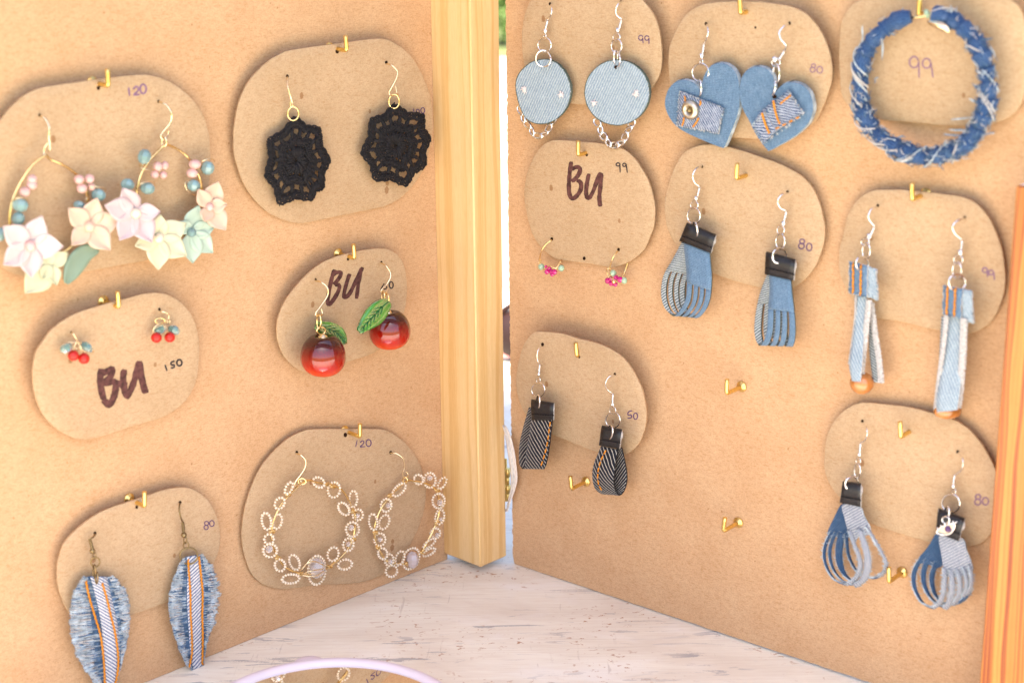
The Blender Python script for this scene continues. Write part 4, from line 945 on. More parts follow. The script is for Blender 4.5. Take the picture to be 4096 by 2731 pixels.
v = vL5; G_ = 'pair of frayed denim feather earrings'
e = er(v, 340, 435, 'frayed denim feather earring at the lower left, its tip cut off by the picture edge', G_)
fishhook(e, v, [(340, 436, -1), (338, 448, 2), (325, 468, 4), (302, 482, 4)], (300, 484), (320, 552), (320, 570), 21, 'bronze')
ring(e, v, 335, 608, 12, 22, 'bronze', 0.3, 4, 0.8, name='eye_loop')
ring(e, v, 342, 655, 34, 36, 'bronze', 0.4, 5); ring(e, v, 335, 722, 9, 48, 'bronze', 0.42, 6, 1.6); ring(e, v, 352, 775, 9, 42, 'bronze', 0.42, 8, 1.5)
feather(e, v, [(255, 765), (190, 850), (160, 950), (145, 1100), (160, 1220), (190, 1330), (240, 1430), (320, 1545), (430, 1680)],
        [(300, 762), (320, 830), (350, 950), (378, 1080), (392, 1200), (398, 1320), (402, 1420), (415, 1568), (440, 1690)],
        [(430, 765), (440, 830), (460, 920), (485, 1020), (508, 1130), (520, 1260), (522, 1400), (505, 1540), (460, 1690)],
        [(475, 762), (540, 820), (585, 900), (603, 1000), (602, 1120), (588, 1230), (562, 1350), (525, 1480), (470, 1680)],
        [[(272, 800), (288, 880), (308, 960), (345, 1080), (380, 1200), (398, 1320), (410, 1450), (415, 1600)], [(395, 815), (430, 930), (458, 1050), (490, 1180), (508, 1290), (516, 1400), (508, 1510), (480, 1620)]], 4.5, (0.4, 0.6))
e = er(v, 985, 200, 'frayed denim feather earring with its ragged pale fringe to the right, whole in view', G_)
fishhook(e, v, [(984, 204, -1), (978, 220, 2), (976, 260, 4), (985, 310, 5), (1000, 350, 4)], (1003, 355), (1008, 428), (1011, 450), 23, 'bronze')
ring(e, v, 1020, 490, 11, 24, 'bronze', 0.32, 4, 0.8, name='eye_loop'); ring(e, v, 1027, 528, 20, 26, 'bronze', 0.36, 5)
ring(e, v, 1048, 608, 66, 62, 'bronze', 0.46, 6, 1.5)
feather(e, v, [(1000, 625), (945, 740), (912, 840), (893, 960), (905, 1080), (930, 1180), (970, 1300), (1015, 1400), (1078, 1480)],
        [(1030, 615), (1036, 740), (1032, 850), (1033, 960), (1040, 1080), (1046, 1180), (1055, 1300), (1066, 1400), (1088, 1488)],
        [(1128, 598), (1150, 740), (1160, 850), (1160, 960), (1158, 1080), (1156, 1180), (1156, 1300), (1156, 1400), (1152, 1492)],
        [(1150, 600), (1225, 690), (1265, 800), (1280, 900), (1262, 1020), (1245, 1110), (1195, 1230), (1172, 1350), (1156, 1490)],
        [[(1043, 635), (1050, 750), (1060, 900), (1062, 1050), (1070, 1200), (1072, 1340), (1052, 1445)], [(1124, 615), (1140, 750), (1153, 900), (1150, 1050), (1154, 1200), (1150, 1425)]], 4.5, (0.3, 1.6), 'stripedup')

# ---- beaded gold hoops
sb = MB(); sb.ball((0, 0, 0), 0.00086, 0.00086, 0.00066, None, 8, 6)
SEED = bpy.data.meshes.new('seed_bead'); SEED.from_pydata([tuple(q) for q in sb.v], [], sb.f); SEED.materials.append(M['pearl']); SEED.polygons.foreach_set('use_smooth', [True] * len(sb.f))
def bead_loop(root, vw, cx, cy, rx, ry, deg, h):
    rot = math.radians(deg); per = PI * (3 * (rx + ry) - math.sqrt((3 * rx + ry) * (rx + 3 * ry)))
    P_ = vw.ell(cx, cy, rx, ry, h, rot, 1.2, 40)
    mb = MB(); mb.tube(P_, 0.00018, 5, True); lp = obj('wire_loop', mb, 'gold', root)
    d = [0.0]
    for i in range(40): d.append(d[-1] + (P_[(i + 1) % 40] - P_[i]).length)
    nb = max(6, int(d[-1] / 0.00150)); j = 0
    for k in range(nb):
        t_ = d[-1] * k / nb
        while d[j + 1] < t_: j += 1
        f_ = (t_ - d[j]) / (d[j + 1] - d[j]); q = P_[j].lerp(P_[(j + 1) % 40], f_); tg = (P_[(j + 1) % 40] - P_[j]).normalized()
        o_ = bpy.data.objects.new('seed_bead', SEED); C.objects.link(o_); o_.parent = lp; o_.location = q - ORG[root.name]
        o_.rotation_euler = tg.to_track_quat('Z', 'Y').to_euler(); sc_ = random.uniform(0.9, 1.1); o_.scale = (sc_, sc_, sc_)
def beaded_hoop(root, vw, hoop, loops, crystals, big, h, binds):
    hoopwire(root, vw, [(x, y, h) for x, y in hoop], 'gold', 0.58)
    hoopwire(root, vw, [(x + 5 * math.sin(i * 1.7), y + 5 * math.cos(i * 2.1), h + 0.7) for i, (x, y) in enumerate(hoop)], 'gold', 0.22)
    for (cx, cy, rx, ry, dg) in loops: bead_loop(root, vw, cx, cy, rx * 0.86, ry * 0.86, dg, h + 0.8)
    for (cx, cy, r) in crystals: bead(root, vw, cx, cy, h + 1.0, r, r, 'crystal', 'crystal_bead', 0.3, True)
    cx, cy, rx, ry, mt_ = big
    mb = MB(); mb.ball(vw.p(cx, cy, h + 1), vw.mm(rx), vw.mm(rx) * 0.6, vw.mm(ry), (RT, FWD, UP), 8, 6, 0, False); obj('large_crystal', mb, mt_, root)
    for (bx, by) in binds:
        rr = random.Random(int(bx)); mb = MB()
        mb.tube([vw.p(bx + 16 * math.sin(k * 0.9) + k * 1.1 - 12, by + 14 * math.cos(k * 0.9) + rr.uniform(-3, 3), h + 0.6 + 0.7 * math.cos(k * 0.9 + 1)) for k in range(26)], 0.00026, 5); obj('binding_wire', mb, 'gold', root)
v = vL6; G_ = 'pair of beaded gold hoop earrings'
e = er(v, 517, 280, 'pearly beaded gold hoop earring with a clear crystal at its bottom, left on its card', G_)
wire(e, v, [(510, 285, -1), (520, 293, 3), (550, 302, 6), (590, 345, 8), (592, 400, 8), (560, 460, 7), (505, 535, 6), (500, 565, 6), (525, 580, 6), (560, 560, 6), (548, 520, 5)], 'palegold', 0.44)
ring(e, v, 562, 532, 34, 26, 'gold', 0.5, 6)
beaded_hoop(e, v, [(590, 528), (480, 625), (390, 720), (330, 830), (300, 930), (300, 1050), (345, 1180), (420, 1280), (540, 1332), (680, 1332), (800, 1272), (930, 1160), (1000, 1030), (1025, 900), (1008, 780), (920, 620), (820, 562), (700, 545)],
    [(448, 590, 32, 66, 28), (368, 722, 46, 62, 32), (252, 878, 46, 86, -10), (348, 880, 44, 76, 12), (275, 1035, 48, 52, 0), (284, 1132, 70, 68, 0), (370, 1262, 52, 60, -15), (496, 1236, 48, 80, -22), (464, 1380, 88, 46, -4), (690, 1305, 88, 146, 4), (936, 1255, 72, 50, -12), (832, 1165, 54, 72, 18), (965, 1082, 52, 66, 14), (1002, 950, 66, 74, 0), (925, 770, 46, 72, -38), (1008, 685, 40, 84, 2), (1048, 822, 52, 56, 0), (840, 605, 62, 78, 8), (708, 540, 62, 48, 32)],
    [(274, 1122, 34), (990, 935, 28), (965, 1078, 24), (1045, 830, 22)], (690, 1285, 78, 96, 'crystal'), 6, [(770, 555), (830, 575), (1010, 795), (300, 970), (350, 1200), (545, 1335), (800, 1275), (440, 650), (1005, 1040)])
for pts in ([(545, 1310, 8), (600, 1250, 12), (680, 1230, 13), (780, 1280, 9)], [(550, 1340, 8), (650, 1310, 13), (760, 1290, 10)], [(560, 1350, 8), (680, 1355, 12), (790, 1280, 9)], [(560, 1300, 8), (640, 1200, 9)]): wire(e, v, pts, 'palegold', 0.28, name='binding_wire')
e = er(v, 1335, 280, 'pearly beaded gold hoop earring with a smoky pink crystal, turned sideways near the post', G_)
wire(e, v, [(1330, 284, -1), (1342, 286, 3), (1390, 292, 6), (1440, 332, 8), (1455, 400, 8), (1440, 460, 7), (1442, 495, 6), (1470, 502, 6), (1486, 472, 5), (1462, 446, 4)], 'palegold', 0.42)
ring(e, v, 1460, 522, 20, 26, 'gold', 0.45, 6)
beaded_hoop(e, v, [(1465, 535), (1340, 650), (1250, 770), (1200, 900), (1195, 1020), (1230, 1120), (1300, 1220), (1400, 1250), (1490, 1240), (1590, 1160), (1660, 1050), (1720, 920), (1755, 800), (1755, 690), (1720, 600), (1640, 550), (1540, 530)],
    [(1408, 605, 42, 84, 45), (1295, 740, 54, 66, 10), (1182, 885, 42, 82, -8), (1278, 885, 48, 76, 22), (1240, 1037, 56, 64, 0), (1265, 1160, 46, 58, -20), (1322, 1215, 44, 60, 0), (1415, 1200, 42, 74, 20), (1342, 1312, 56, 60, 40), (1512, 1205, 78, 112, 24), (1668, 1148, 72, 28, -28), (1672, 1072, 76, 28, -38), (1725, 982, 48, 50, 0), (1762, 842, 44, 76, 12), (1752, 702, 62, 74, 0), (1782, 548, 32, 66, 32), (1676, 522, 58, 76, 0), (1578, 515, 44, 50, -30)],
    [(1312, 742, 27), (1765, 716, 34), (1240, 1038, 25), (1330, 1230, 26), (1672, 502, 28), (1770, 862, 22), (1738, 995, 22)], (1522, 1215, 60, 82, 'crystalgrey'), 6, [(1330, 655), (1200, 980), (1225, 1110), (1480, 1245), (1740, 610), (1740, 900), (1610, 1150)])

# ---- chains and denim discs
def chain(root, vw, pts, n, mat, h, lw, lh):
    Q = lerp_path(pts, n + 1)
    for i in range(n):
        a, b = Q[i], Q[i + 1]; ang = math.atan2(b[1] - a[1], b[0] - a[0]); L_ = math.hypot(b[0] - a[0], b[1] - a[1])
        k = 1.0 if i % 2 == 0 else 0.72
        ring(root, vw, (a[0] + b[0]) / 2, (a[1] + b[1]) / 2, L_ * 0.5 + lw * 0.55, lh * k, mat, 0.62, h, 0.6, ang + (0.35 if i % 2 else -0.1), 'chain_link')
def tuft(root, vw, x, y, h, mat, r=26, n=16):
    segs = []
    for k in range(n):
        a = random.uniform(0, 2 * PI); l = random.uniform(0.4, 1.2) * r; sx_, sy_ = x + random.uniform(-9, 9), y + random.uniform(-9, 9)
        segs.append(([vw.p(sx_ - l * 0.4 * math.cos(a), sy_ - l * 0.4 * math.sin(a), h), vw.p(sx_, sy_, h + random.uniform(0.4, 1.0)), vw.p(sx_ + l * math.cos(a), sy_ + l * math.sin(a), h + random.uniform(0, 0.5))], 0))
    threads(segs, 0.00024, [mat], 'thread_tuft', root, None)
def edge_stitch(root, vw, ol, h, mat, nm='raw_edge', r=0.0003, n=90):
    Q = lerp_path(list(ol) + [ol[0]], n); mb = MB()
    mb.tube([vw.p(x + random.uniform(-2, 2), y + random.uniform(-2, 2), h + random.uniform(-0.1, 0.1)) for x, y in Q[:-1]], r, 5, True); return obj(nm, mb, mat, root)
def denim_plate(root, vw, ol, h, th, mat, name, edge='clothedge', bev=0.0002):
    mb = MB(); mb.plate([vw.p(x, y, h) for x, y in ol], vw.pl.n, th, vw.pl.uv, bev=bev); return obj(name, mb, [mat, edge], root)
v = vR1; G_ = 'pair of round denim disc earrings'
e = er(v, 482, 40, 'oval pale denim disc earring with a chain below, nearest the gap', G_)
fishhook(e, v, [(484, 42, -1), (496, 52, 2), (501, 85, 5), (496, 130, 6), (475, 175, 5), (461, 195, 4)], (461, 198), (440, 282), (438, 302), 27, 'silver', (433, 355, 12, 28))
ring(e, v, 430, 437, 64, 70, 'silver', 0.46, 5); ring(e, v, 418, 567, 72, 78, 'silver', 0.5, 5, -2.0)
ol = catmull([(400, 577), (480, 580), (560, 622), (630, 705), (675, 810), (682, 900), (660, 1000), (600, 1100), (520, 1165), (430, 1195), (330, 1188), (250, 1140), (200, 1050), (170, 950), (153, 850), (163, 760), (210, 680), (300, 605)], 4, True)
denim_plate(e, v, ol, 5.5, 0.0016, 'lightdenim', 'denim_disc'); edge_stitch(e, v, ol, 5.3, 'clothedge', 'burnt_rim', 0.00026)
wire(e, v, [(452, 496, 5), (488, 550, 7), (485, 605, 8), (455, 640, 8), (420, 645, 6)], 'silver', 0.5, name='ring_front')
for x, y in ((235, 868), (592, 915)): tuft(e, v, x, y, 5.7, 'pinkthread', 34, 24)
chain(e, v, [(185, 1030), (222, 1140), (275, 1220), (330, 1300), (400, 1325), (450, 1270), (490, 1210), (525, 1140)], 8, 'silver', 4, 14, 25)
e = er(v, 1165, 15, 'round pale denim disc earring with a chain below, beside the 99 price', G_)
fishhook(e, v, [(1180, 18, -1), (1168, 24, 3), (1138, 50, 6), (1117, 100, 7), (1128, 150, 6), (1174, 186, 5)], (1172, 190), (1152, 276), (1137, 293), 25, 'silver', (1125, 362, 34, 36))
ring(e, v, 1125, 447, 50, 68, 'silver', 0.46, 5); ring(e, v, 1118, 555, 18, 68, 'silver', 0.5, 5, -2)
ol = [(1130 + 312 * math.cos(a), 895 + 314 * math.sin(a)) for a in [2 * PI * k / 72 for k in range(72)]]
denim_plate(e, v, ol, 5.5, 0.0016, 'lightdenim', 'denim_disc'); edge_stitch(e, v, ol, 5.3, 'clothedge', 'burnt_rim', 0.00026)
mb = MB(); mb.plate([v.p(1120 + 20 * math.cos(a), 650 + 18 * math.sin(a), 5.6) for a in [q * PI / 5 for q in range(10)]], v.pl.n, 0.00003); obj('hole', mb, ['hole', 'hole'], e)  # dark disc painted as the shaded hole, no real opening
wire(e, v, [(1130, 492, 5), (1152, 530, 8), (1160, 585, 9), (1150, 635, 8), (1130, 655, 6)], 'silver', 0.5, name='ring_front')
for x, y in ((908, 995), (1312, 910)): tuft(e, v, x, y, 5.7, 'pinkthread', 34, 24)
chain(e, v, [(925, 1150), (965, 1240), (1010, 1340), (1075, 1405), (1140, 1405), (1200, 1340), (1240, 1250), (1290, 1160)], 9, 'silver', 4, 16, 30)

# ---- denim hearts
def patch(root, vw, quad, h, mat, name='denim_patch'):
    (a, b, c, d) = quad; G = []
    for i in range(9):
        t_ = i / 8; L_ = (a[0] + (d[0] - a[0]) * t_, a[1] + (d[1] - a[1]) * t_); R_2 = (b[0] + (c[0] - b[0]) * t_, b[1] + (c[1] - b[1]) * t_)
        G.append([vw.p(L_[0] + (R_2[0] - L_[0]) * w_ + random.uniform(-5, 5), L_[1] + (R_2[1] - L_[1]) * w_ + random.uniform(-5, 5), h + random.uniform(-0.12, 0.2)) for w_ in [j / 8 for j in range(9)]])
    mb = MB(); mb.sheet(G, 0.0009, (0, 0, 1)); return obj(name, mb, [mat, 'whitethread'], root)
def fray(root, vw, a, b, h, n, l, mats, name='frayed_edge'):
    segs = []; dx, dy = b[0] - a[0], b[1] - a[1]; L_ = math.hypot(dx, dy); nx, ny = -dy / L_, dx / L_
    for k in range(n):
        t_ = random.random(); x, y = a[0] + dx * t_, a[1] + dy * t_; q = random.uniform(0.3, 1.0) * l * random.choice((1, 1, -0.7)); w_ = random.uniform(-0.6, 0.6) * l
        segs.append(([vw.p(x - nx * q * 0.4, y - ny * q * 0.4, h), vw.p(x + nx * q * 0.3 + dx / L_ * w_ * 0.4, y + ny * q * 0.3 + dy / L_ * w_ * 0.4, h + random.uniform(0.2, 0.8)), vw.p(x + nx * q + dx / L_ * w_, y + ny * q + dy / L_ * w_, h + random.uniform(-0.2, 0.4))], random.randrange(len(mats))))
    threads(segs, 0.00022, mats, name, root, None)
v = vR2; G_ = 'pair of denim heart earrings'
e = er(v, 540, 232, 'blue denim heart earring with a metal button on its patch', G_)
fishhook(e, v, [(540, 236, -1), (552, 248, 3), (562, 305, 6), (547, 368, 6), (527, 418, 4)], (522, 425), (508, 518), (500, 540), 29, 'silver', (497, 598, 13, 30))
ring(e, v, 488, 702, 80, 88, 'silver', 0.46, 5)
ol = catmull([(480, 865), (440, 818), (380, 782), (320, 773), (250, 790), (185, 848), (147, 940), (143, 1030), (180, 1130), (250, 1220), (350, 1285), (480, 1345), (600, 1395), (690, 1428), (712, 1424), (740, 1370), (790, 1250), (838, 1120), (862, 1000), (858, 850), (840, 740), (790, 660), (720, 617), (640, 614), (570, 650), (525, 720), (500, 800)], 4, True)
denim_plate(e, v, ol, 6.5, 0.0030, 'skydenim', 'denim_heart', 'fringe', 0.0003)
denim_plate(e, v, [(x + 14, y - 12) for x, y in ol], 3.3, 0.0012, 'greydenim', 'felt_backing')
ring(e, v, 480, 850, 15, 78, 'silver', 0.5, 7, 2.2)
patch(e, v, [(285, 882), (712, 1042), (660, 1292), (262, 1212)], 7.6, 'patchdenim')
for a, b in (((285, 885), (712, 1040)), ((712, 1045), (660, 1290)), ((262, 1210), (655, 1290)), ((285, 885), (262, 1210))): fray(e, v, a, b, 7.9, 34, 16, ['whitethread', 'fringe', 'fringeblue'])
for a, b in (((332, 930), (335, 978)), ((485, 975), (480, 1015)), ((326, 1135), (310, 1212)), ((468, 1140), (415, 1225))): wire(e, v, [(*a, 8.6), ((a[0] + b[0]) / 2 + 6, (a[1] + b[1]) / 2, 9.0), (*b, 8.5)], 'orangethread', 0.42, name='stitch')
k = v.mm(1); bc = v.p(398, 1060, 8.3); mb = MB()
mb.lathe(bc, [(0.0, 0.0006), (34 * k, 0.0007), (44 * k, 0.0022), (60 * k, 0.0025), (86 * k, 0.0021), (97 * k, 0.0013), (97 * k, 0)], v.pl.n, 28); bt = obj('button', mb, 'nickel', e)
mb = MB(); mb.lathe(bc, [(0.0001, 0.0030), (16 * k, 0.0028), (26 * k, 0.0018), (30 * k, 0.0008)], v.pl.n, 16); obj('rivet', mb, 'bronze', bt)
e = er(v, 1345, 225, 'blue denim heart earring with an orange stitched washed denim strip', G_)
fishhook(e, v, [(1340, 228, -1), (1330, 238, 3), (1285, 262, 6), (1247, 320, 8), (1266, 385, 8), (1310, 440, 7), (1300, 492, 5)], (1298, 495), (1250, 572), (1205, 575), 33, 'silver', (1215, 605, 40, 42))
ring(e, v, 1219, 712, 30, 92, 'silver', 0.44, 5)
ol = catmull([(1205, 880), (1190, 760), (1150, 690), (1090, 652), (1010, 647), (930, 682), (882, 750), (860, 850), (867, 960), (900, 1070), (960, 1180), (1020, 1300), (1080, 1388), (1130, 1450), (1150, 1458), (1220, 1420), (1330, 1360), (1430, 1290), (1520, 1200), (1565, 1100), (1570, 1000), (1540, 900), (1480, 832), (1400, 799), (1320, 802), (1260, 832)], 4, True)
denim_plate(e, v, ol, 6.5, 0.0030, 'skydenim', 'denim_heart', 'fringe', 0.0003)
denim_plate(e, v, [(x + 14, y - 14) for x, y in ol], 3.3, 0.0012, 'greydenim', 'felt_backing')
ring(e, v, 1188, 850, 20, 74, 'silver', 0.5, 7, 2.2, 0.15)
mb = MB(); mb.plate([v.p(1200 + 24 * math.cos(a), 935 + 20 * math.sin(a), 6.7) for a in [q * PI / 5 for q in range(10)]], v.pl.n, 0.00003); obj('hole', mb, ['hole', 'hole'], e)  # hole's inner shade painted as a dark disc on the heart
patch(e, v, [(1085, 1070), (1335, 875), (1480, 1090), (1210, 1270)], 7.6, 'patchdenim'); patch(e, v, [(985, 1205), (1090, 1060), (1225, 1262), (1095, 1385)], 8.2, 'patchdenim')
for a, b in (((1335, 875), (1490, 1095)), ((1095, 1385), (1490, 1095)), ((985, 1205), (1335, 875)), ((985, 1205), (1095, 1385))): fray(e, v, a, b, 8.6, 50, 20, ['whitethread', 'fringe', 'fringeblue'])
for pts in ([(1190, 970), (1205, 1060), (1225, 1130), (1252, 1198)], [(1080, 1090), (1100, 1160), (1130, 1240), (1152, 1290)]): wire(e, v, [(x, y, 9.6) for x, y in pts], 'orangethread', 0.5, name='stitch')
for i in range(4):
    t_ = i / 4; x, y = 1362 - 110 * t_, 918 + 90 * t_; wire(e, v, [(x, y, 8.9), (x - 12, y + 8, 9.2), (x - 20, y + 17, 8.9)], 'orangethread', 0.42, name='stitch')
    x, y = 1440 - 260 * t_, 1130 + 130 * t_; wire(e, v, [(x, y, 9.2), (x - 14, y + 8, 9.5), (x - 28, y + 14, 9.2)], 'orangethread', 0.42, name='stitch')

# ---- big wrapped hoop
v = vR3
e = thing('earring', 'large hoop earring wrapped in frayed blue denim at the top right', 'earring', v.p(705, 140, 0))
hp_ = [(615, 140), (520, 165), (430, 215), (340, 290), (270, 375), (220, 470), (200, 570), (190, 700), (195, 830), (220, 950), (270, 1050), (350, 1135), (440, 1205), (545, 1265), (660, 1300), (800, 1310), (920, 1280), (1030, 1230), (1125, 1150), (1190, 1040), (1235, 940), (1262, 820), (1258, 700), (1240, 580), (1205, 460), (1150, 350), (1075, 255), (985, 180), (905, 140), (820, 125)]
Q = lerp_path(hp_, 420); mb = MB(); rad = []
for i in range(420):
    f_ = (i * 0.062) % 1.0; base = 0.0037 if 30 < i < 400 else 0.0033
    rad.append(base * (0.80 + 0.34 * f_) + random.uniform(-0.00018, 0.00018) + 0.0004 * math.sin(i * 0.11))
mb.tube([v.p(x, y, 8 + 0.6 * math.sin(i * 0.2)) for i, (x, y) in enumerate(Q)], rad, 14); obj('denim_wrap', mb, 'hoopdenim', e)
def around(i, a, r):                                  # a point on the wrapped tube
    c = v.p(*Q[i], 8); t_ = (v.p(*Q[min(i + 1, 419)], 8) - v.p(*Q[max(i - 1, 0)], 8)).normalized(); x = t_.cross(v.pl.n).normalized(); return c + (x * math.cos(a) + v.pl.n * math.sin(a)) * r
segs = []
for k in range(26):                                   # white cords winding round the tube
    i = random.choice((random.randint(60, 200), random.randint(60, 200), random.randint(8, 405))); a0 = random.uniform(-0.3, 0.5); L_ = random.uniform(1.2, 2.8)
    segs.append(([around(min(419, i + int(q * 3)), a0 + L_ * q / 8, rad[min(419, i)] * 1.04 + 0.0002) for q in range(9)], random.choice((0, 0, 1))))
threads(segs, 0.00036, ['whitethread', 'fringe'], 'wound_thread', e)
segs = []
for k in range(700):
    i = int(random.triangular(6, 415, 270)); a0 = random.uniform(0, 2 * PI); l = random.uniform(0.0004, 0.0018)
    p0 = around(i, a0, rad[i] * 0.98); p1 = around(min(419, max(0, i + random.randint(-3, 3))), a0 + random.uniform(-0.3, 0.3), rad[i] + l * 0.5); p2 = around(min(419, max(0, i + random.randint(-7, 7))), a0 + random.uniform(-0.5, 0.5), rad[i] + l)
    segs.append(([p0, p1, p2], random.choices((0, 1, 2), (2, 5, 3))[0]))
for (x, y), (x2, y2) in (((210, 380), (212, 225)), ((375, 320), (380, 495)), ((215, 370), (140, 435)), ((1130, 985), (955, 1005)), ((1060, 1135), (880, 1130)), ((1190, 1130), (1310, 1110)), ((1080, 1090), (945, 1085)), ((1180, 750), (1130, 700)), ((950, 130), (952, 45)), ((1180, 335), (1290, 325)), ((1160, 860), (1105, 825)), ((500, 1150), (550, 1140)), ((850, 1370), (885, 1415)), ((310, 660), (350, 650)), ((310, 665), (320, 690)), ((430, 280), (485, 295)), ((540, 1200), (620, 1190)), ((870, 1230), (960, 1190))):
    for q in range(3): segs.append(([v.p(x, y, 9), v.p((x + x2) / 2 + random.uniform(-8, 8), (y + y2) / 2 + random.uniform(-8, 8), 10), v.p(x2 + random.uniform(-12, 12), y2 + random.uniform(-12, 12), 10)], random.choice((1, 2))))
threads(segs, 0.00021, ['whitethread', 'fringeblue', 'fringe'], 'frayed_threads', e)
wire(e, v, [(600, 150, 8), (680, 145, 8), (730, 135, 8), (790, 128, 8)], 'gold', 0.6, name='hoop_post')
mb = MB(); mb.tube(v.path([(765, 182, 10), (830, 200, 11), (905, 235, 11), (935, 270, 11)], 4), [0.0010 + 0.0009 * math.sin(PI * min(1, i / 11)) for i in range(13)], 8); obj('clasp', mb, 'palegold', e)
bead(e, v, 752, 118, 8, 28, 40, 'greenbead', 'green_bead', -0.4, True); wire(e, v, [(790, 70, 8), (815, 85, 9), (800, 105, 8), (780, 90, 8)], 'gold', 0.3, name='wire_loop')

# ---- tiny pink bead hoops
v = vR4; G_ = 'pair of tiny magenta bead hoop earrings'
e = er(v, 352, 955, 'tiny gold hoop earring with magenta and green beads at the lower left of its card', G_)
wire(e, v, [(352, 956, -1), (345, 967, 2), (300, 1002, 4), (262, 1060, 5), (245, 1130, 4), (255, 1200, 3), (310, 1245, 3), (380, 1230, 1), (425, 1165, -2), (438, 1140, -3)], 'gold', 0.34, name='hoop')
for pts in ([(232, 1140, 5), (255, 1140, 6), (255, 1155, 4), (235, 1165, 5), (260, 1180, 4)], [(415, 1160, 0), (432, 1155, 2), (432, 1170, 2), (412, 1172, 1)], [(290, 1220, 5), (330, 1200, 6), (380, 1215, 5), (400, 1200, 4)]): wire(e, v, pts, 'gold', 0.22, name='binding_wire')
for x, y in ((258, 1203), (437, 1216)): bead(e, v, x, y, 4, 30, 31, 'greenbead', 'green_bead')
for x, y, r in ((310, 1246, 27), (352, 1248, 26), (376, 1250, 27), (330, 1215, 22), (300, 1203, 16), (355, 1270, 22)): bead(e, v, x, y, 5, r, r, 'magenta', 'magenta_bead', 0.3, True)
e = er(v, 950, 1050, 'tiny gold hoop earring with a magenta bead flower at the lower right of its card', G_)
wire(e, v, [(950, 1054, -1), (940, 1066, 2), (905, 1112, 5), (880, 1180, 5), (872, 1230, 4), (890, 1300, 3), (940, 1330, 2), (985, 1290, 0), (1012, 1230, -2), (1032, 1165, -3)], 'gold', 0.34, name='hoop')
for pts in ([(880, 1215, 6), (845, 1225, 7), (848, 1260, 6), (875, 1300, 6), (900, 1310, 6)], [(980, 1270, 2), (1005, 1262, 4), (1000, 1280, 4), (985, 1285, 3)]): wire(e, v, pts, 'gold', 0.22, name='binding_wire')
for x, y in ((903, 1260), (1000, 1326)): bead(e, v, x, y, 4, 30, 31, 'greenbead', 'green_bead')
for x, y, r in ((854, 1328, 29), (965, 1318, 29), (928, 1300, 25), (885, 1352, 24), (922, 1362, 22), (880, 1310, 20)): bead(e, v, x, y, 5, r, r, 'magenta', 'magenta_bead', 0.2, True)
bead(e, v, 908, 1338, 8, 18, 18, 'gold', 'gold_bead')

# ---- strap loops of denim
def strap(root, vw, left, right, h_l, outer, inner, edge, n=1, s0=0.3, s1=0.72, fan=(), gap=0.10, th=0.0009, widths=None):
    """a cloth loop: the front run goes down, turns and comes back up behind; slit into n strips between s0 and s1"""
    m_ = 60; A = lerp_path([(x, y, h) for (x, y), h in zip(left, h_l)], m_); B = lerp_path([(x, y, h) for (x, y), h in zip(right, h_l)], m_)
    wmm = (vw.p(*A[0]) - vw.p(*B[0])).length * 1000
    def grid(i0, i1, w0, w1, f_=0.0, hf=0.0, sp_=0.0):
        G = []; nw = 5
        for i in range(i0, i1 + 1):
            t_ = (i - i0) / max(1, i1 - i0); env = max(0.0, math.sin(PI * t_)) ** 0.7
            row = []
            for j in range(nw):
                w_ = w0 + (w1 - w0) * j / (nw - 1)
                a, b = A[i], B[i]; row.append(vw.p(a[0] + (b[0] - a[0]) * w_ + f_ * env, a[1] + (b[1] - a[1]) * w_ + sp_ * env, a[2] + (b[2] - a[2]) * w_ + hf * env))
            G.append(row)
        return G
    i0, i1 = int(s0 * (m_ - 1)), int(s1 * (m_ - 1)); 
    if n == 1:
        mb = MB(); mb.sheet(grid(0, m_ - 1, 0, 1), th, (0, 1, 2)); obj('denim_loop', mb, [outer, inner, edge], root); return A, B
    for a_, b_ in ((0, i0), (i1, m_ - 1)):
        mb = MB(); mb.sheet(grid(a_, b_, 0, 1), th, (0, 1, 2)); obj('denim_band', mb, [outer, inner, edge], root)
    ws = widths or [1 / n] * n; acc = 0.0
    for k in range(n):
        w0, w1 = acc, acc + ws[k]; acc = w1; g_ = gap * ws[k]
        f_, hf, sp_ = fan[k] if k < len(fan) else (0, 0, 0)
        mb = MB(); mb.sheet(grid(i0, i1, w0 + (g_ if k else 0), w1 - (g_ if k < n - 1 else 0), f_, hf, sp_), th, (0, 1, 2), w0 * wmm); obj('denim_strip', mb, [outer, inner, edge], root)
    return A, B
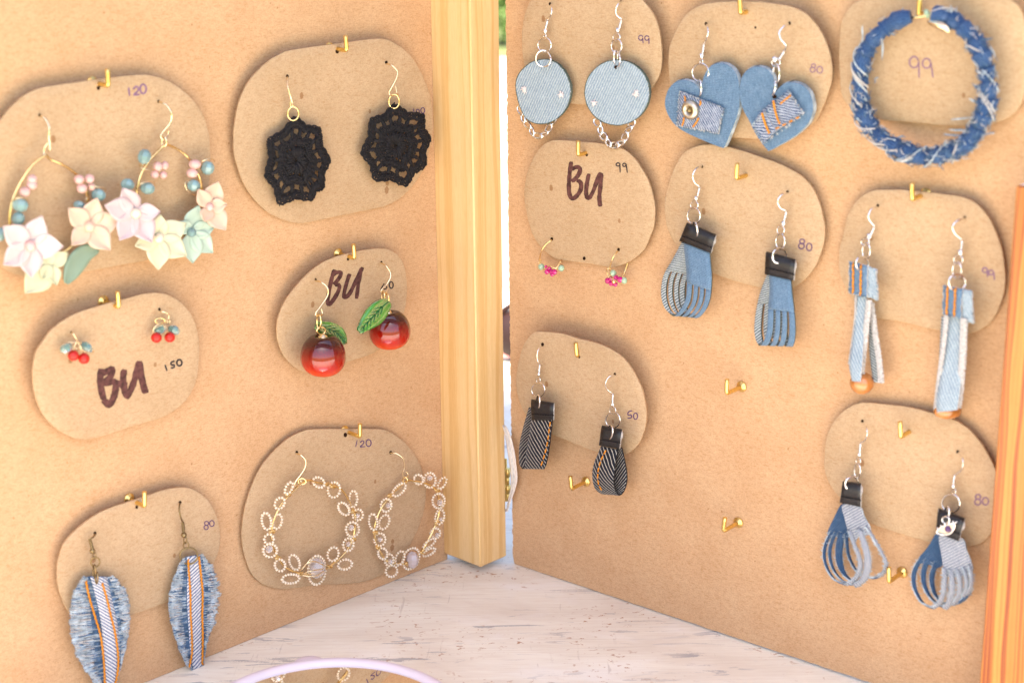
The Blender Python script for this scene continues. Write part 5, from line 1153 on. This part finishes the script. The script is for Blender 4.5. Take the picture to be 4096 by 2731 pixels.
def leather_cap(root, vw, tl, tr, br_, bl_, h, th, roll=True, mat='leather', seam_mat='leather'):
    """folded leather sleeve closed by a row of stitches"""
    G = []; nq = 15
    for i in range(nq):
        t_ = i / (nq - 1); a = -0.5 * PI + 2 * PI * 0.0
        # front face from the hem up over the fold and down the back
        if t_ < 0.5: q = 1 - t_ / 0.45 if t_ < 0.45 else 0.0; hh_ = h + th * (0.5 if t_ < 0.45 else 0.3)
        else: q = (t_ - 0.55) / 0.45 if t_ > 0.55 else 0.0; hh_ = h - th * (0.5 if t_ > 0.55 else 0.3)
        q = max(0.0, q); bulge = math.sin(PI * min(1, q * 1.25)) * 0.5 * th if q < 0.8 else -0.25 * th * (q - 0.8)
        hh_ += bulge if t_ < 0.5 else -bulge
        L_ = (tl[0] + (bl_[0] - tl[0]) * q, tl[1] + (bl_[1] - tl[1]) * q); R_2 = (tr[0] + (br_[0] - tr[0]) * q, tr[1] + (br_[1] - tr[1]) * q)
        G.append([vw.p(L_[0] + (R_2[0] - L_[0]) * w_, L_[1] + (R_2[1] - L_[1]) * w_, hh_) for w_ in (0, 0.2, 0.4, 0.6, 0.8, 1)])
    mb = MB(); mb.sheet(G, 0.0009, (1, 0, 1)); cp = obj('leather_cap', mb, [mat, 'felt'], root)
    mb = MB(); q = 0.72
    a = (tl[0] + (bl_[0] - tl[0]) * q, tl[1] + (bl_[1] - tl[1]) * q); b = (tr[0] + (br_[0] - tr[0]) * q, tr[1] + (br_[1] - tr[1]) * q)
    for k in range(9):
        t0, t1 = (k + 0.1) / 9, (k + 0.9) / 9
        mb.tube([vw.p(a[0] + (b[0] - a[0]) * t0, a[1] + (b[1] - a[1]) * t0, h + th * 0.95), vw.p(a[0] + (b[0] - a[0]) * t1, a[1] + (b[1] - a[1]) * t1, h + th * 0.95)], 0.00025, 5)
    obj('cap_stitching', mb, 'yarn', cp)
    if roll:
        ex, ey = tr[0] + (br_[0] - tr[0]) * 0.28, tr[1] + (br_[1] - tr[1]) * 0.28; L2 = math.hypot(br_[0] - tr[0], br_[1] - tr[1])
        bead(root, vw, ex - 2, ey, h, L2 * 0.09, L2 * 0.22, 'felt', 'rolled_end', 0.05, False, cp)
    return cp
v = vR5; G_ = 'pair of sky blue fringed loop earrings'
e = er(v, 375, 195, 'sky blue slit denim loop earring with a wide tilted black leather cap', G_)
fishhook(e, v, [(378, 191, -1), (362, 192, 3), (330, 212, 6), (308, 258, 8), (322, 308, 7), (358, 336, 5)], (358, 342), (343, 402), (333, 420), 19, 'silver', (320, 470, 27, 29))
ring(e, v, 316, 547, 46, 59, 'silver', 0.4, 5)
A5 = strap(e, v, [(243, 735), (256, 850), (265, 950), (268, 1060), (258, 1150), (222, 1220), (172, 1264), (118, 1225), (88, 1150), (84, 1060), (105, 965), (165, 860), (232, 735)],
    [(432, 810), (440, 900), (447, 985), (442, 1090), (425, 1175), (390, 1240), (345, 1278), (295, 1262), (262, 1200), (250, 1110), (262, 1010), (320, 910), (420, 800)],
    [7, 8, 8.5, 9, 8.5, 7, 5, 3, 2, 1.5, 2, 3.5, 5], 'skydenim', 'greydenim', 'clothedge', 4, 0.27, 0.80, [(0, 0, 0), (4, 0.2, 0), (6, 0.3, 0), (2, 0, 0)], 0.15)
leather_cap(e, v, (266, 600), (477, 688), (442, 815), (214, 727), 7, 3.0)
ring(e, v, 328, 642, 13, 56, 'silver', 0.5, 9, 2.5, -0.15)
e = er(v, 990, 375, 'sky blue slit denim loop earring hanging lower, its cap end open and pale', G_)
fishhook(e, v, [(994, 380, -1), (985, 385, 3), (950, 396, 6), (921, 440, 8), (940, 490, 7), (980, 508, 5)], (984, 513), (966, 588), (963, 602), 20, 'silver', (943, 650, 26, 31))
ring(e, v, 940, 732, 32, 56, 'silver', 0.4, 5); ring(e, v, 935, 832, 50, 52, 'silver', 0.42, 8, -4)
strap(e, v, [(862, 965), (866, 1080), (856, 1190), (853, 1290), (845, 1380), (822, 1450), (790, 1480), (768, 1440), (758, 1370), (762, 1290), (775, 1190), (800, 1090), (845, 970)],
    [(1018, 1010), (1026, 1100), (1038, 1200), (1046, 1300), (1046, 1390), (1040, 1450), (1026, 1484), (1000, 1460), (985, 1390), (975, 1300), (975, 1200), (985, 1100), (1005, 1000)],
    [7, 8, 8.5, 9, 8.5, 7, 5, 3, 2, 1.5, 2, 3.5, 5], 'skydenim', 'greydenim', 'clothedge', 4, 0.24, 0.80, [(-3, 0, 0), (0, 0.4, 0), (0, 0.2, 0), (4, 0, 0)], 0.14)
leather_cap(e, v, (838, 808), (1050, 866), (1040, 1012), (830, 965), 7, 3.4)
wire(e, v, [(892, 812, 10), (883, 850, 12), (900, 880, 12), (925, 888, 11)], 'silver', 0.5, name='ring_front')

# ---- long straps with stone beads
v = vR6; G_ = 'pair of long denim strap earrings'
def fold_cap(root, vw, quad, h, side):
    patch(root, vw, quad, h, 'skydenim', 'denim_fold')
    (a, b, c, d) = quad
    for f_ in (0.2, 0.62): seam(root, vw, [(a[0] + (b[0] - a[0]) * f_, a[1] + (b[1] - a[1]) * f_ + 8), (d[0] + (c[0] - d[0]) * f_, d[1] + (c[1] - d[1]) * f_ - 8)], h + 0.9, 'orangethread', 1.8, 5)
    patch(root, vw, side, h - 1.0, 'lightdenim', 'denim_fold')
    fray(root, vw, a, d, h + 0.6, 22, 8, ['fringe', 'whitethread']); fray(root, vw, side[1], side[2], h - 0.3, 22, 9, ['fringe', 'whitethread'])
    fray(root, vw, d, c, h + 0.6, 14, 8, ['fringe', 'fringeblue'])
def fringe_line(root, vw, pts, h, wpx, n=110):
    Q = lerp_path(pts, n); segs = []
    for i, (x, y) in enumerate(Q[:-1]):
        for q in range(2): segs.append(([vw.p(x - wpx * 0.5, y + random.uniform(-3, 3), h), vw.p(x + random.uniform(-2, 3), y + random.uniform(-5, 3), h + 0.5), vw.p(x + wpx * random.uniform(0.35, 0.62), y + random.uniform(-6, 8), h)], 0))
    threads(segs, 0.00030, ['whitethread'], 'white_fringe', root)
e = er(v, 290, 165, 'long denim strap earring split open above a round amber agate bead', G_)
fishhook(e, v, [(288, 168, -1), (282, 175, 3), (250, 186, 6), (230, 230, 8), (242, 265, 7), (270, 295, 6)], (268, 300), (246, 350), (237, 358), 22, 'silver', (210, 398, 25, 25))
ring(e, v, 216, 452, 24, 52, 'silver', 0.42, 5); ring(e, v, 190, 535, 40, 46, 'silver', 0.5, 10, -4)
bead(e, v, 188, 1298, 8, 82, 76, 'agate', 'agate_bead')
strap(e, v, [(238, 780), (236, 950), (238, 1100), (262, 1290)], [(262, 790), (276, 950), (298, 1130), (322, 1300)], [5, 4, 4, 5], 'greydenim', 'greydenim', 'whitethread')
strap(e, v, [(152, 740), (148, 880), (130, 1040), (110, 1180), (128, 1285)], [(222, 745), (208, 900), (200, 1050), (192, 1180), (180, 1290)], [7, 8, 10, 13, 14], 'lightdenim', 'greydenim', 'whitethread')
fringe_line(e, v, [(235, 770), (222, 900), (205, 1050), (192, 1180), (185, 1262)], 9, 34); fringe_line(e, v, [(250, 790), (262, 900), (285, 1060), (302, 1180), (312, 1300)], 6, 36)
fringe_line(e, v, [(150, 745), (146, 880), (126, 1040), (106, 1180)], 8, 12, 70)
fold_cap(e, v, [(108, 520), (225, 545), (222, 750), (108, 722)], 10, [(220, 545), (285, 575), (292, 770), (222, 745)])
e = er(v, 845, 240, 'long denim strap earring hanging flat and lower beside the right post', G_)
fishhook(e, v, [(848, 244, -1), (838, 248, 3), (800, 260, 6), (769, 300, 8), (786, 345, 7), (828, 380, 5)], (831, 386), (823, 452), (820, 463), 22, 'silver', (805, 510, 28, 30))
ring(e, v, 797, 578, 28, 54, 'silver', 0.42, 6); ring(e, v, 798, 655, 54, 52, 'silver', 0.5, 10, -4)
bead(e, v, 738, 1478, 7, 92, 52, 'agate', 'agate_bead')
strap(e, v, [(732, 860), (718, 1050), (692, 1250), (668, 1400), (672, 1485)], [(840, 880), (836, 1050), (828, 1250), (812, 1400), (800, 1470)], [7, 8, 10, 12, 12.5], 'lightdenim', 'greydenim', 'whitethread')
strap(e, v, [(700, 870), (690, 1050), (680, 1280), (690, 1470)], [(830, 880), (826, 1050), (810, 1250), (790, 1470)], [4, 4, 4, 5], 'greydenim', 'greydenim', 'whitethread')
fringe_line(e, v, [(730, 870), (712, 1050), (686, 1250), (668, 1400), (662, 1470)], 10, 28); fringe_line(e, v, [(842, 890), (838, 1050), (826, 1250), (810, 1400), (802, 1460)], 10, 44)
fold_cap(e, v, [(712, 668), (832, 695), (822, 885), (706, 860)], 10, [(828, 690), (893, 705), (905, 915), (835, 910)])

# ---- black and white twill loops
v = vR7; G_ = 'pair of black twill loop earrings'
e = er(v, 293, 160, 'black and white twill loop earring beside the gap, hanging straight', G_)
fishhook(e, v, [(290, 166, -1), (282, 178, 2), (256, 210, 5), (247, 260, 6), (256, 305, 6), (270, 324, 5)], (270, 328), (264, 390), (262, 408), 18, 'silver', (258, 460, 16, 28), 0.3)
ring(e, v, 257, 540, 55, 60, 'silver', 0.38, 5)
strap(e, v, [(205, 780), (190, 880), (172, 990), (155, 1100), (145, 1180), (122, 1196), (104, 1165), (98, 1080), (108, 970), (135, 850), (180, 690)],
    [(376, 790), (366, 890), (352, 1000), (335, 1110), (315, 1192), (298, 1197), (290, 1170), (285, 1080), (295, 970), (320, 850), (360, 700)],
    [9, 9.5, 10, 10, 8.5, 6, 4, 2.5, 2.5, 4, 6], 'blackdenim', 'blackdenim', 'yarn')
leather_cap(e, v, (200, 625), (390, 655), (388, 792), (204, 792), 9, 3.4, False)
ring(e, v, 258, 640, 12, 58, 'silver', 0.5, 11, 2.5)
for i in range(7):
    t_ = i / 7; Qs = lerp_path([(357, 810), (345, 900), (330, 1000), (305, 1100), (275, 1190)], 22); a, b, c = Qs[i * 3], Qs[i * 3 + 1], Qs[i * 3 + 2]
    wire(e, v, [(*a, 10.9), (*b, 11.4), (*c, 10.9)], 'orangethread', 0.36, 3, 'stitch')
e = er(v, 895, 410, 'black and white twill loop earring turned sideways with a rolled open cap', G_)
fishhook(e, v, [(898, 414, -1), (890, 420, 3), (850, 432, 6), (821, 482, 8), (832, 532, 7), (875, 570, 5)], (882, 576), (878, 645), (880, 662), 19, 'silver', (880, 714, 26, 32), 0.3)
ring(e, v, 882, 792, 60, 65, 'silver', 0.4, 5)
strap(e, v, [(785, 1010), (758, 1080), (728, 1150), (714, 1230), (718, 1310), (745, 1375), (800, 1408), (850, 1385), (880, 1310), (888, 1230), (895, 1150), (905, 1080), (920, 1010)],
    [(925, 1040), (912, 1110), (902, 1180), (895, 1250), (890, 1310), (905, 1380), (935, 1418), (975, 1385), (998, 1310), (998, 1230), (985, 1150), (972, 1090), (958, 1030)],
    [9, 10, 11, 11.5, 11, 9, 7, 5, 4, 3.5, 4, 5, 6], 'blackdenim', 'blackdenim', 'yarn')
leather_cap(e, v, (790, 842), (960, 878), (940, 1030), (768, 1002), 9, 4.2)
ring(e, v, 856, 895, 24, 58, 'silver', 0.5, 12, 2.5, 0.1)
Qs = lerp_path([(822, 1045), (795, 1100), (768, 1170), (755, 1250), (762, 1330), (795, 1392)], 22)
for i in range(7): wire(e, v, [(*Qs[i * 3], 12.0), (*Qs[i * 3 + 1], 12.6), (*Qs[i * 3 + 2], 12.0)], 'orangethread', 0.36, 3, 'stitch')

# ---- grey and indigo fringed loops
v = vR8; G_ = 'pair of indigo and grey fringed loop earrings'
def freestrip(root, vw, pts, wpx, h, outer, inner, n=30):
    """one slit strip: pts (x, y, h) along its middle, wpx wide"""
    Q = lerp_path(pts, n); G = []
    for i, (x, y, hq) in enumerate(Q):
        a, b = Q[max(i - 1, 0)], Q[min(i + 1, n - 1)]; L_ = math.hypot(b[0] - a[0], b[1] - a[1]) or 1
        t_ = abs(b[1] - a[1]) / L_; w_ = 0.85 * wpx * (0.42 + 0.58 * t_)
        nx, ny = (0.94, 0.34) if t_ > 0.5 else (0.75, 0.66)
        G.append([vw.p(x + nx * w_ * q, y + ny * w_ * q, hq + h - q * 1.2) for q in (-0.5, -0.17, 0.17, 0.5)])
    mb = MB(); mb.sheet(G, 0.0008, (0, 1, 2)); o_ = obj('denim_strip', mb, [outer, inner, 'fringe'], root)
    segs = []
    for i in range(1, n - 1):
        for q in (0, 3):
            for _ in range(2):
                c_ = G[i][q]; d_ = (G[i][q] - G[i][1 if q == 0 else 2]).normalized(); j_ = V((random.gauss(0, 1), random.gauss(0, 1), random.gauss(0, 1))) * 0.0004
                segs.append(([c_ - d_ * 0.0003, c_ + d_ * 0.0003 + j_ * 0.5, c_ + d_ * 0.0007 + j_], 0))
    threads(segs, 0.00013, ['fringe'], 'fuzz', root, None)
    return o_
e = er(v, 370, 190, 'indigo and grey slit denim loop earring with widely spread strips', G_)
fishhook(e, v, [(370, 196, -1), (376, 206, 2), (399, 240, 6), (402, 285, 7), (386, 320, 6), (361, 336, 5)], (358, 340), (352, 404), (350, 416), 16, 'silver', (343, 460, 15, 22), 0.3)
ring(e, v, 337, 525, 20, 48, 'silver', 0.36, 5); ring(e, v, 300, 610, 46, 48, 'silver', 0.46, 9, -4, -0.2)
def blob(root, vw, outline, h0, h1, mat, back, name='denim_band'):
    P_ = catmull(outline, 4, True); mb = MB()
    ys = [q[1] for q in P_]; y0, y1 = min(ys), max(ys)
    mb.plate([vw.p(x, y, h0 + (h1 - h0) * (y - y0) / (y1 - y0)) for x, y in P_], vw.pl.n, 0.0008, vw.pl.uv, mi_edge=1); return obj(name, mb, [mat, back], root)
D_, L2_ = 'darkdenim', 'palegrey'
blob(e, v, [(225, 755), (262, 760), (275, 860), (280, 960), (262, 980), (190, 965), (150, 980), (135, 940), (175, 850)], 6, 4, D_, 'fringe')
for pts, w_ in (([(165, 930, 4), (122, 1020, 3), (112, 1110, 3), (140, 1200, 3), (190, 1265, 5), (262, 1292, 7)], 26), ([(190, 940, 4), (155, 1030, 3), (152, 1120, 3), (185, 1210, 3), (240, 1270, 5), (300, 1292, 7)], 28), ([(235, 940, 4), (215, 1040, 3), (215, 1130, 3), (240, 1210, 4), (290, 1265, 5), (350, 1290, 7)], 60), ([(262, 950, 4), (268, 1050, 3), (285, 1120, 3), (325, 1195, 4), (370, 1225, 5), (440, 1248, 6), (500, 1225, 7)], 28)):
    freestrip(e, v, pts, w_, 0, D_, D_)
blob(e, v, [(236, 755), (352, 772), (378, 830), (420, 910), (405, 960), (350, 960), (310, 1010), (270, 920), (248, 840)], 9, 10, L2_, 'fringe')
for pts, w_ in (([(285, 930, 10), (315, 1020, 11), (350, 1110, 11), (355, 1180, 10), (325, 1250, 8), (262, 1292, 7)], 38), ([(350, 920, 10.5), (385, 1020, 11), (405, 1110, 11), (402, 1190, 10), (375, 1260, 8), (315, 1300, 7)], 58), ([(400, 905, 10), (445, 980, 11), (490, 1060, 11), (528, 1140, 10), (520, 1200, 9), (475, 1240, 7)], 32)):
    freestrip(e, v, pts, w_, 0, L2_, D_)
leather_cap(e, v, (240, 600), (362, 615), (362, 768), (220, 738), 9, 3.6)
wire(e, v, [(300, 562, 10), (262, 590, 13), (256, 630, 13), (275, 655, 12)], 'silver', 0.5, name='ring_front')
e = er(v, 1012, 395, 'indigo and grey slit denim loop earring with a silver eye charm', G_)
fishhook(e, v, [(1010, 400, -1), (1018, 408, 2), (1045, 440, 6), (1048, 490, 7), (1032, 525, 6), (1000, 549, 5)], (993, 553), (984, 612), (985, 630), 17, 'silver', (988, 670, 12, 24), 0.32)
ring(e, v, 968, 745, 60, 62, 'silver', 0.46, 5)
blob(e, v, [(872, 940), (905, 945), (912, 1060), (912, 1160), (860, 1180), (800, 1150), (755, 1150), (745, 1120), (810, 1040)], 6, 4, D_, 'fringe')
for pts, w_ in (([(770, 1110, 4), (725, 1190, 3), (715, 1270, 3), (735, 1350, 3), (780, 1420, 5), (850, 1450, 7)], 36), ([(810, 1120, 4), (785, 1200, 3), (785, 1280, 3), (815, 1360, 4), (870, 1420, 5), (930, 1445, 7)], 42), ([(870, 1140, 4), (842, 1220, 3), (840, 1290, 3), (865, 1370, 4), (920, 1420, 5), (990, 1420, 6), (1050, 1390, 7), (1095, 1330, 8)], 42)):
    freestrip(e, v, pts, w_, 0, D_, D_)
blob(e, v, [(893, 955), (1040, 985), (1070, 1060), (1105, 1150), (1105, 1210), (1010, 1240), (930, 1220), (905, 1100)], 9, 10, L2_, 'fringe')
for pts, w_ in (([(925, 1180, 10), (925, 1270, 11), (915, 1350, 10), (885, 1420, 8), (845, 1448, 7)], 36), ([(965, 1190, 10), (975, 1270, 11), (970, 1350, 10), (950, 1420, 8), (925, 1455, 7)], 44), ([(1015, 1190, 10), (1028, 1270, 11), (1025, 1340, 10), (1005, 1395, 8), (975, 1425, 7)], 34), ([(1055, 1180, 10), (1072, 1250, 11), (1070, 1320, 10), (1050, 1370, 8)], 30), ([(1090, 1160, 10), (1105, 1230, 11), (1100, 1300, 10), (1075, 1360, 8)], 28)):
    freestrip(e, v, pts, w_, 0, L2_, D_)
leather_cap(e, v, (882, 782), (1062, 850), (1022, 998), (868, 940), 9, 4.0)
ring(e, v, 942, 806, 14, 42, 'silver', 0.46, 12, 2.0); ring(e, v, 933, 856, 25, 22, 'silver', 0.42, 14, 0.4)
ch = MB(); ch.tube([v.p(x, y, 14.5) for x, y in catmull([(872, 935), (900, 905), (945, 890), (988, 880), (990, 910), (965, 945), (925, 957), (885, 950)], 4, True)], 0.00045, 7, True); cm = obj('eye_charm', ch, 'silver', e)
mb = MB(); mb.ball(v.p(948, 918, 14.5), v.mm(24), v.mm(12), v.mm(22), (RT, FWD, UP), 12, 8); obj('pupil', mb, 'ink', cm)
mb = MB()
mb.plate([v.p(x, y, 14.0) for x, y in ((872, 936), (900, 906), (945, 891), (986, 882), (988, 910), (964, 943), (925, 955), (885, 950))], v.pl.n, 0.0005); obj('eye_plate', mb, ['nickel', 'nickel'], cm)
for (a, b) in (((885, 925), (870, 905)), ((905, 905), (897, 888)), ((930, 895), (922, 875)), ((955, 888), (958, 868)), ((972, 884), (985, 864)), ((985, 884), (1008, 868))):
    mb = MB(); mb.tube([v.p(*a, 14.5), v.p(*b, 14.5)], [0.0004, 0.00025], 6); obj('lash', mb, 'silver', cm)

# ---------------------------------------------------------------- round mirror lying on the table
mc = ground(1296, 2910, 0.012); mr = 0.0655
for _ in range(2): pass
t = thing('table_mirror', 'round table mirror with a lilac plastic rim lying on the white table', 'mirror', (mc.x, mc.y, 0))
tilt = (ZUP + V((0, -0.06, 0))).normalized()
mb = MB(); mb.lathe(mc, [(mr - 0.0032, -0.006), (mr - 0.002, -0.0105), (mr + 0.001, -0.009), (mr + 0.0022, -0.006), (mr + 0.0018, -0.0035), (mr, -0.0022), (mr - 0.0018, -0.0030), (mr - 0.0028, -0.0042), (mr - 0.0032, -0.006)], tilt, 96); obj('rim', mb, 'lilac', t)
mb = MB(); mb.lathe(mc, [(0.0001, -0.0048), (mr - 0.0029, -0.0048)], tilt, 96); obj('mirror_glass', mb, 'mirror', t)
mb = MB(); mb.lathe(mc, [(0.0001, -0.0065), (mr - 0.006, -0.0065), (mr - 0.006, -0.0095), (0.0001, -0.0095)], tilt, 64); obj('back_plate', mb, 'lilac', t)
kn = ground(1240, 2650, 0.003); mb = MB(); mb.ball(kn, 0.008, 0.004, 0.0035, None, 16, 10); obj('hinge_knob', mb, 'lilac', t)

# ---------------------------------------------------------------- what shows through the gap
rb = MB(); Gx = []
for (x, y), w_ in zip(lerp_path([(172, 0), (205, 90), (238, 220), (262, 380), (280, 540), (268, 650), (235, 770), (212, 860), (196, 900)], 26), [10 + 24 * math.sin(PI * min(1, 0.12 + i / 27)) for i in range(26)]):
    Gx.append([hx.p(x - w_ + random.uniform(-2, 2), y, 5 + q) if q == 0 else hx.p(x - w_ + 2 * w_ * q / 4 + random.uniform(-2, 2), y, 6 + 1.2 * math.sin(q * 2.2)) for q in range(5)])
rb.sheet(Gx, 0.0004, (0, 0, 0)); rfo = obj('raffia_strand', rb, 'raffia', None, hx.p(240, 500, 5)); tag(rfo, 'pale raffia strand hanging in the gap over the brass hinge', 'raffia strand')
c0 = ground(2044, 1478); mb = MB()
mb.ball(c0 + V((0.012, 0.03, 0.022)), 0.028, 0.02, 0.022, None, 20, 12); t = thing('leather_pouch', 'dark brown rounded pouch on the table, glimpsed through the gap', 'pouch', c0 + V((0.012, 0.03, 0)))
obj('pouch_body', mb, 'bag', t)
mb = MB(); mb.tube([c0 + V((0.012 + 0.02 * math.cos(a), 0.03, 0.036 + 0.012 * math.sin(a))) for a in [PI * q / 10 for q in range(11)]], 0.0025, 8); obj('pouch_handle', mb, 'bag', t)
c1 = ground(2028, 1462) + V((-0.004, 0.065, 0)); c1.z = 0
mb = MB(); mb.lathe(c1, [(0.0001, 0.001), (0.018, 0.001), (0.024, 0.012), (0.034, 0.04), (0.032, 0.04), (0.022, 0.013), (0.0001, 0.006)], ZUP, 28); t = thing('bowl', 'white bowl standing behind the gap near the table end', 'bowl', c1); obj('bowl_body', mb, 'white', t)
d = ray(2008, 900); c2 = CAM + d * (1.95 / d.y); mb = MB(); prof = []
for k in range(30):
    a0 = 2 * PI * k / 30; pass
mb.lathe(V((c2.x - 0.03, c2.y, -0.75)), [(0.16, 0.0), (0.145, 0.2), (0.13, 0.45), (0.115, 0.66), (0.10, 0.76), (0.07, 0.80), (0.02, 0.815), (0.0001, 0.817)], ZUP, 40)
for i, q in enumerate(mb.v):
    a0 = math.atan2(q.y - c2.y, q.x - c2.x + 0.03); f_ = 1 + 0.06 * math.sin(a0 * 9) * (0.06 - q.z); q.x = c2.x - 0.03 + (q.x - c2.x + 0.03) * f_; q.y = c2.y + (q.y - c2.y) * f_
pc = obj('draped_cloth', mb, 'pinkcloth', None, (c2.x - 0.03, c2.y, -0.75)); tag(pc, 'blurred dusty pink cloth standing behind the gap', 'cloth')
d = ray(2008, 175); c3 = CAM + d * (12.5 / d.y); c3.z = -0.75
t = thing('shrub', 'blurred green shrub far behind the top of the gap', 'shrub', c3)
mb = MB()
for k in range(900):
    u_ = V((random.gauss(0, 1), random.gauss(0, 1), random.gauss(0, 1))).normalized() * (0.32 * random.random() ** 0.4); p_ = c3 + V((u_.x * 0.8, u_.y * 0.8, 0.42 + u_.z * 1.2)); a = V((random.gauss(0, 1), random.gauss(0, 1), random.gauss(0, 1))).normalized(); b_ = a.orthogonal().normalized(); s_ = random.uniform(0.02, 0.045)
    i0 = len(mb.v); mb.v += [p_ - a * s_, p_ + b_ * s_ * 0.5, p_ + a * s_, p_ - b_ * s_ * 0.5]; mb.face((i0, i0 + 1, i0 + 2, i0 + 3), None, 0, False)
obj('foliage', mb, 'leaf', t, None, 'stuff'); mb = MB(); mb.tube([c3, c3 + V((0.02, 0, 0.25)), c3 + V((0, 0.02, 0.5))], [0.03, 0.02, 0.008], 8); obj('stem', mb, 'bag', t)
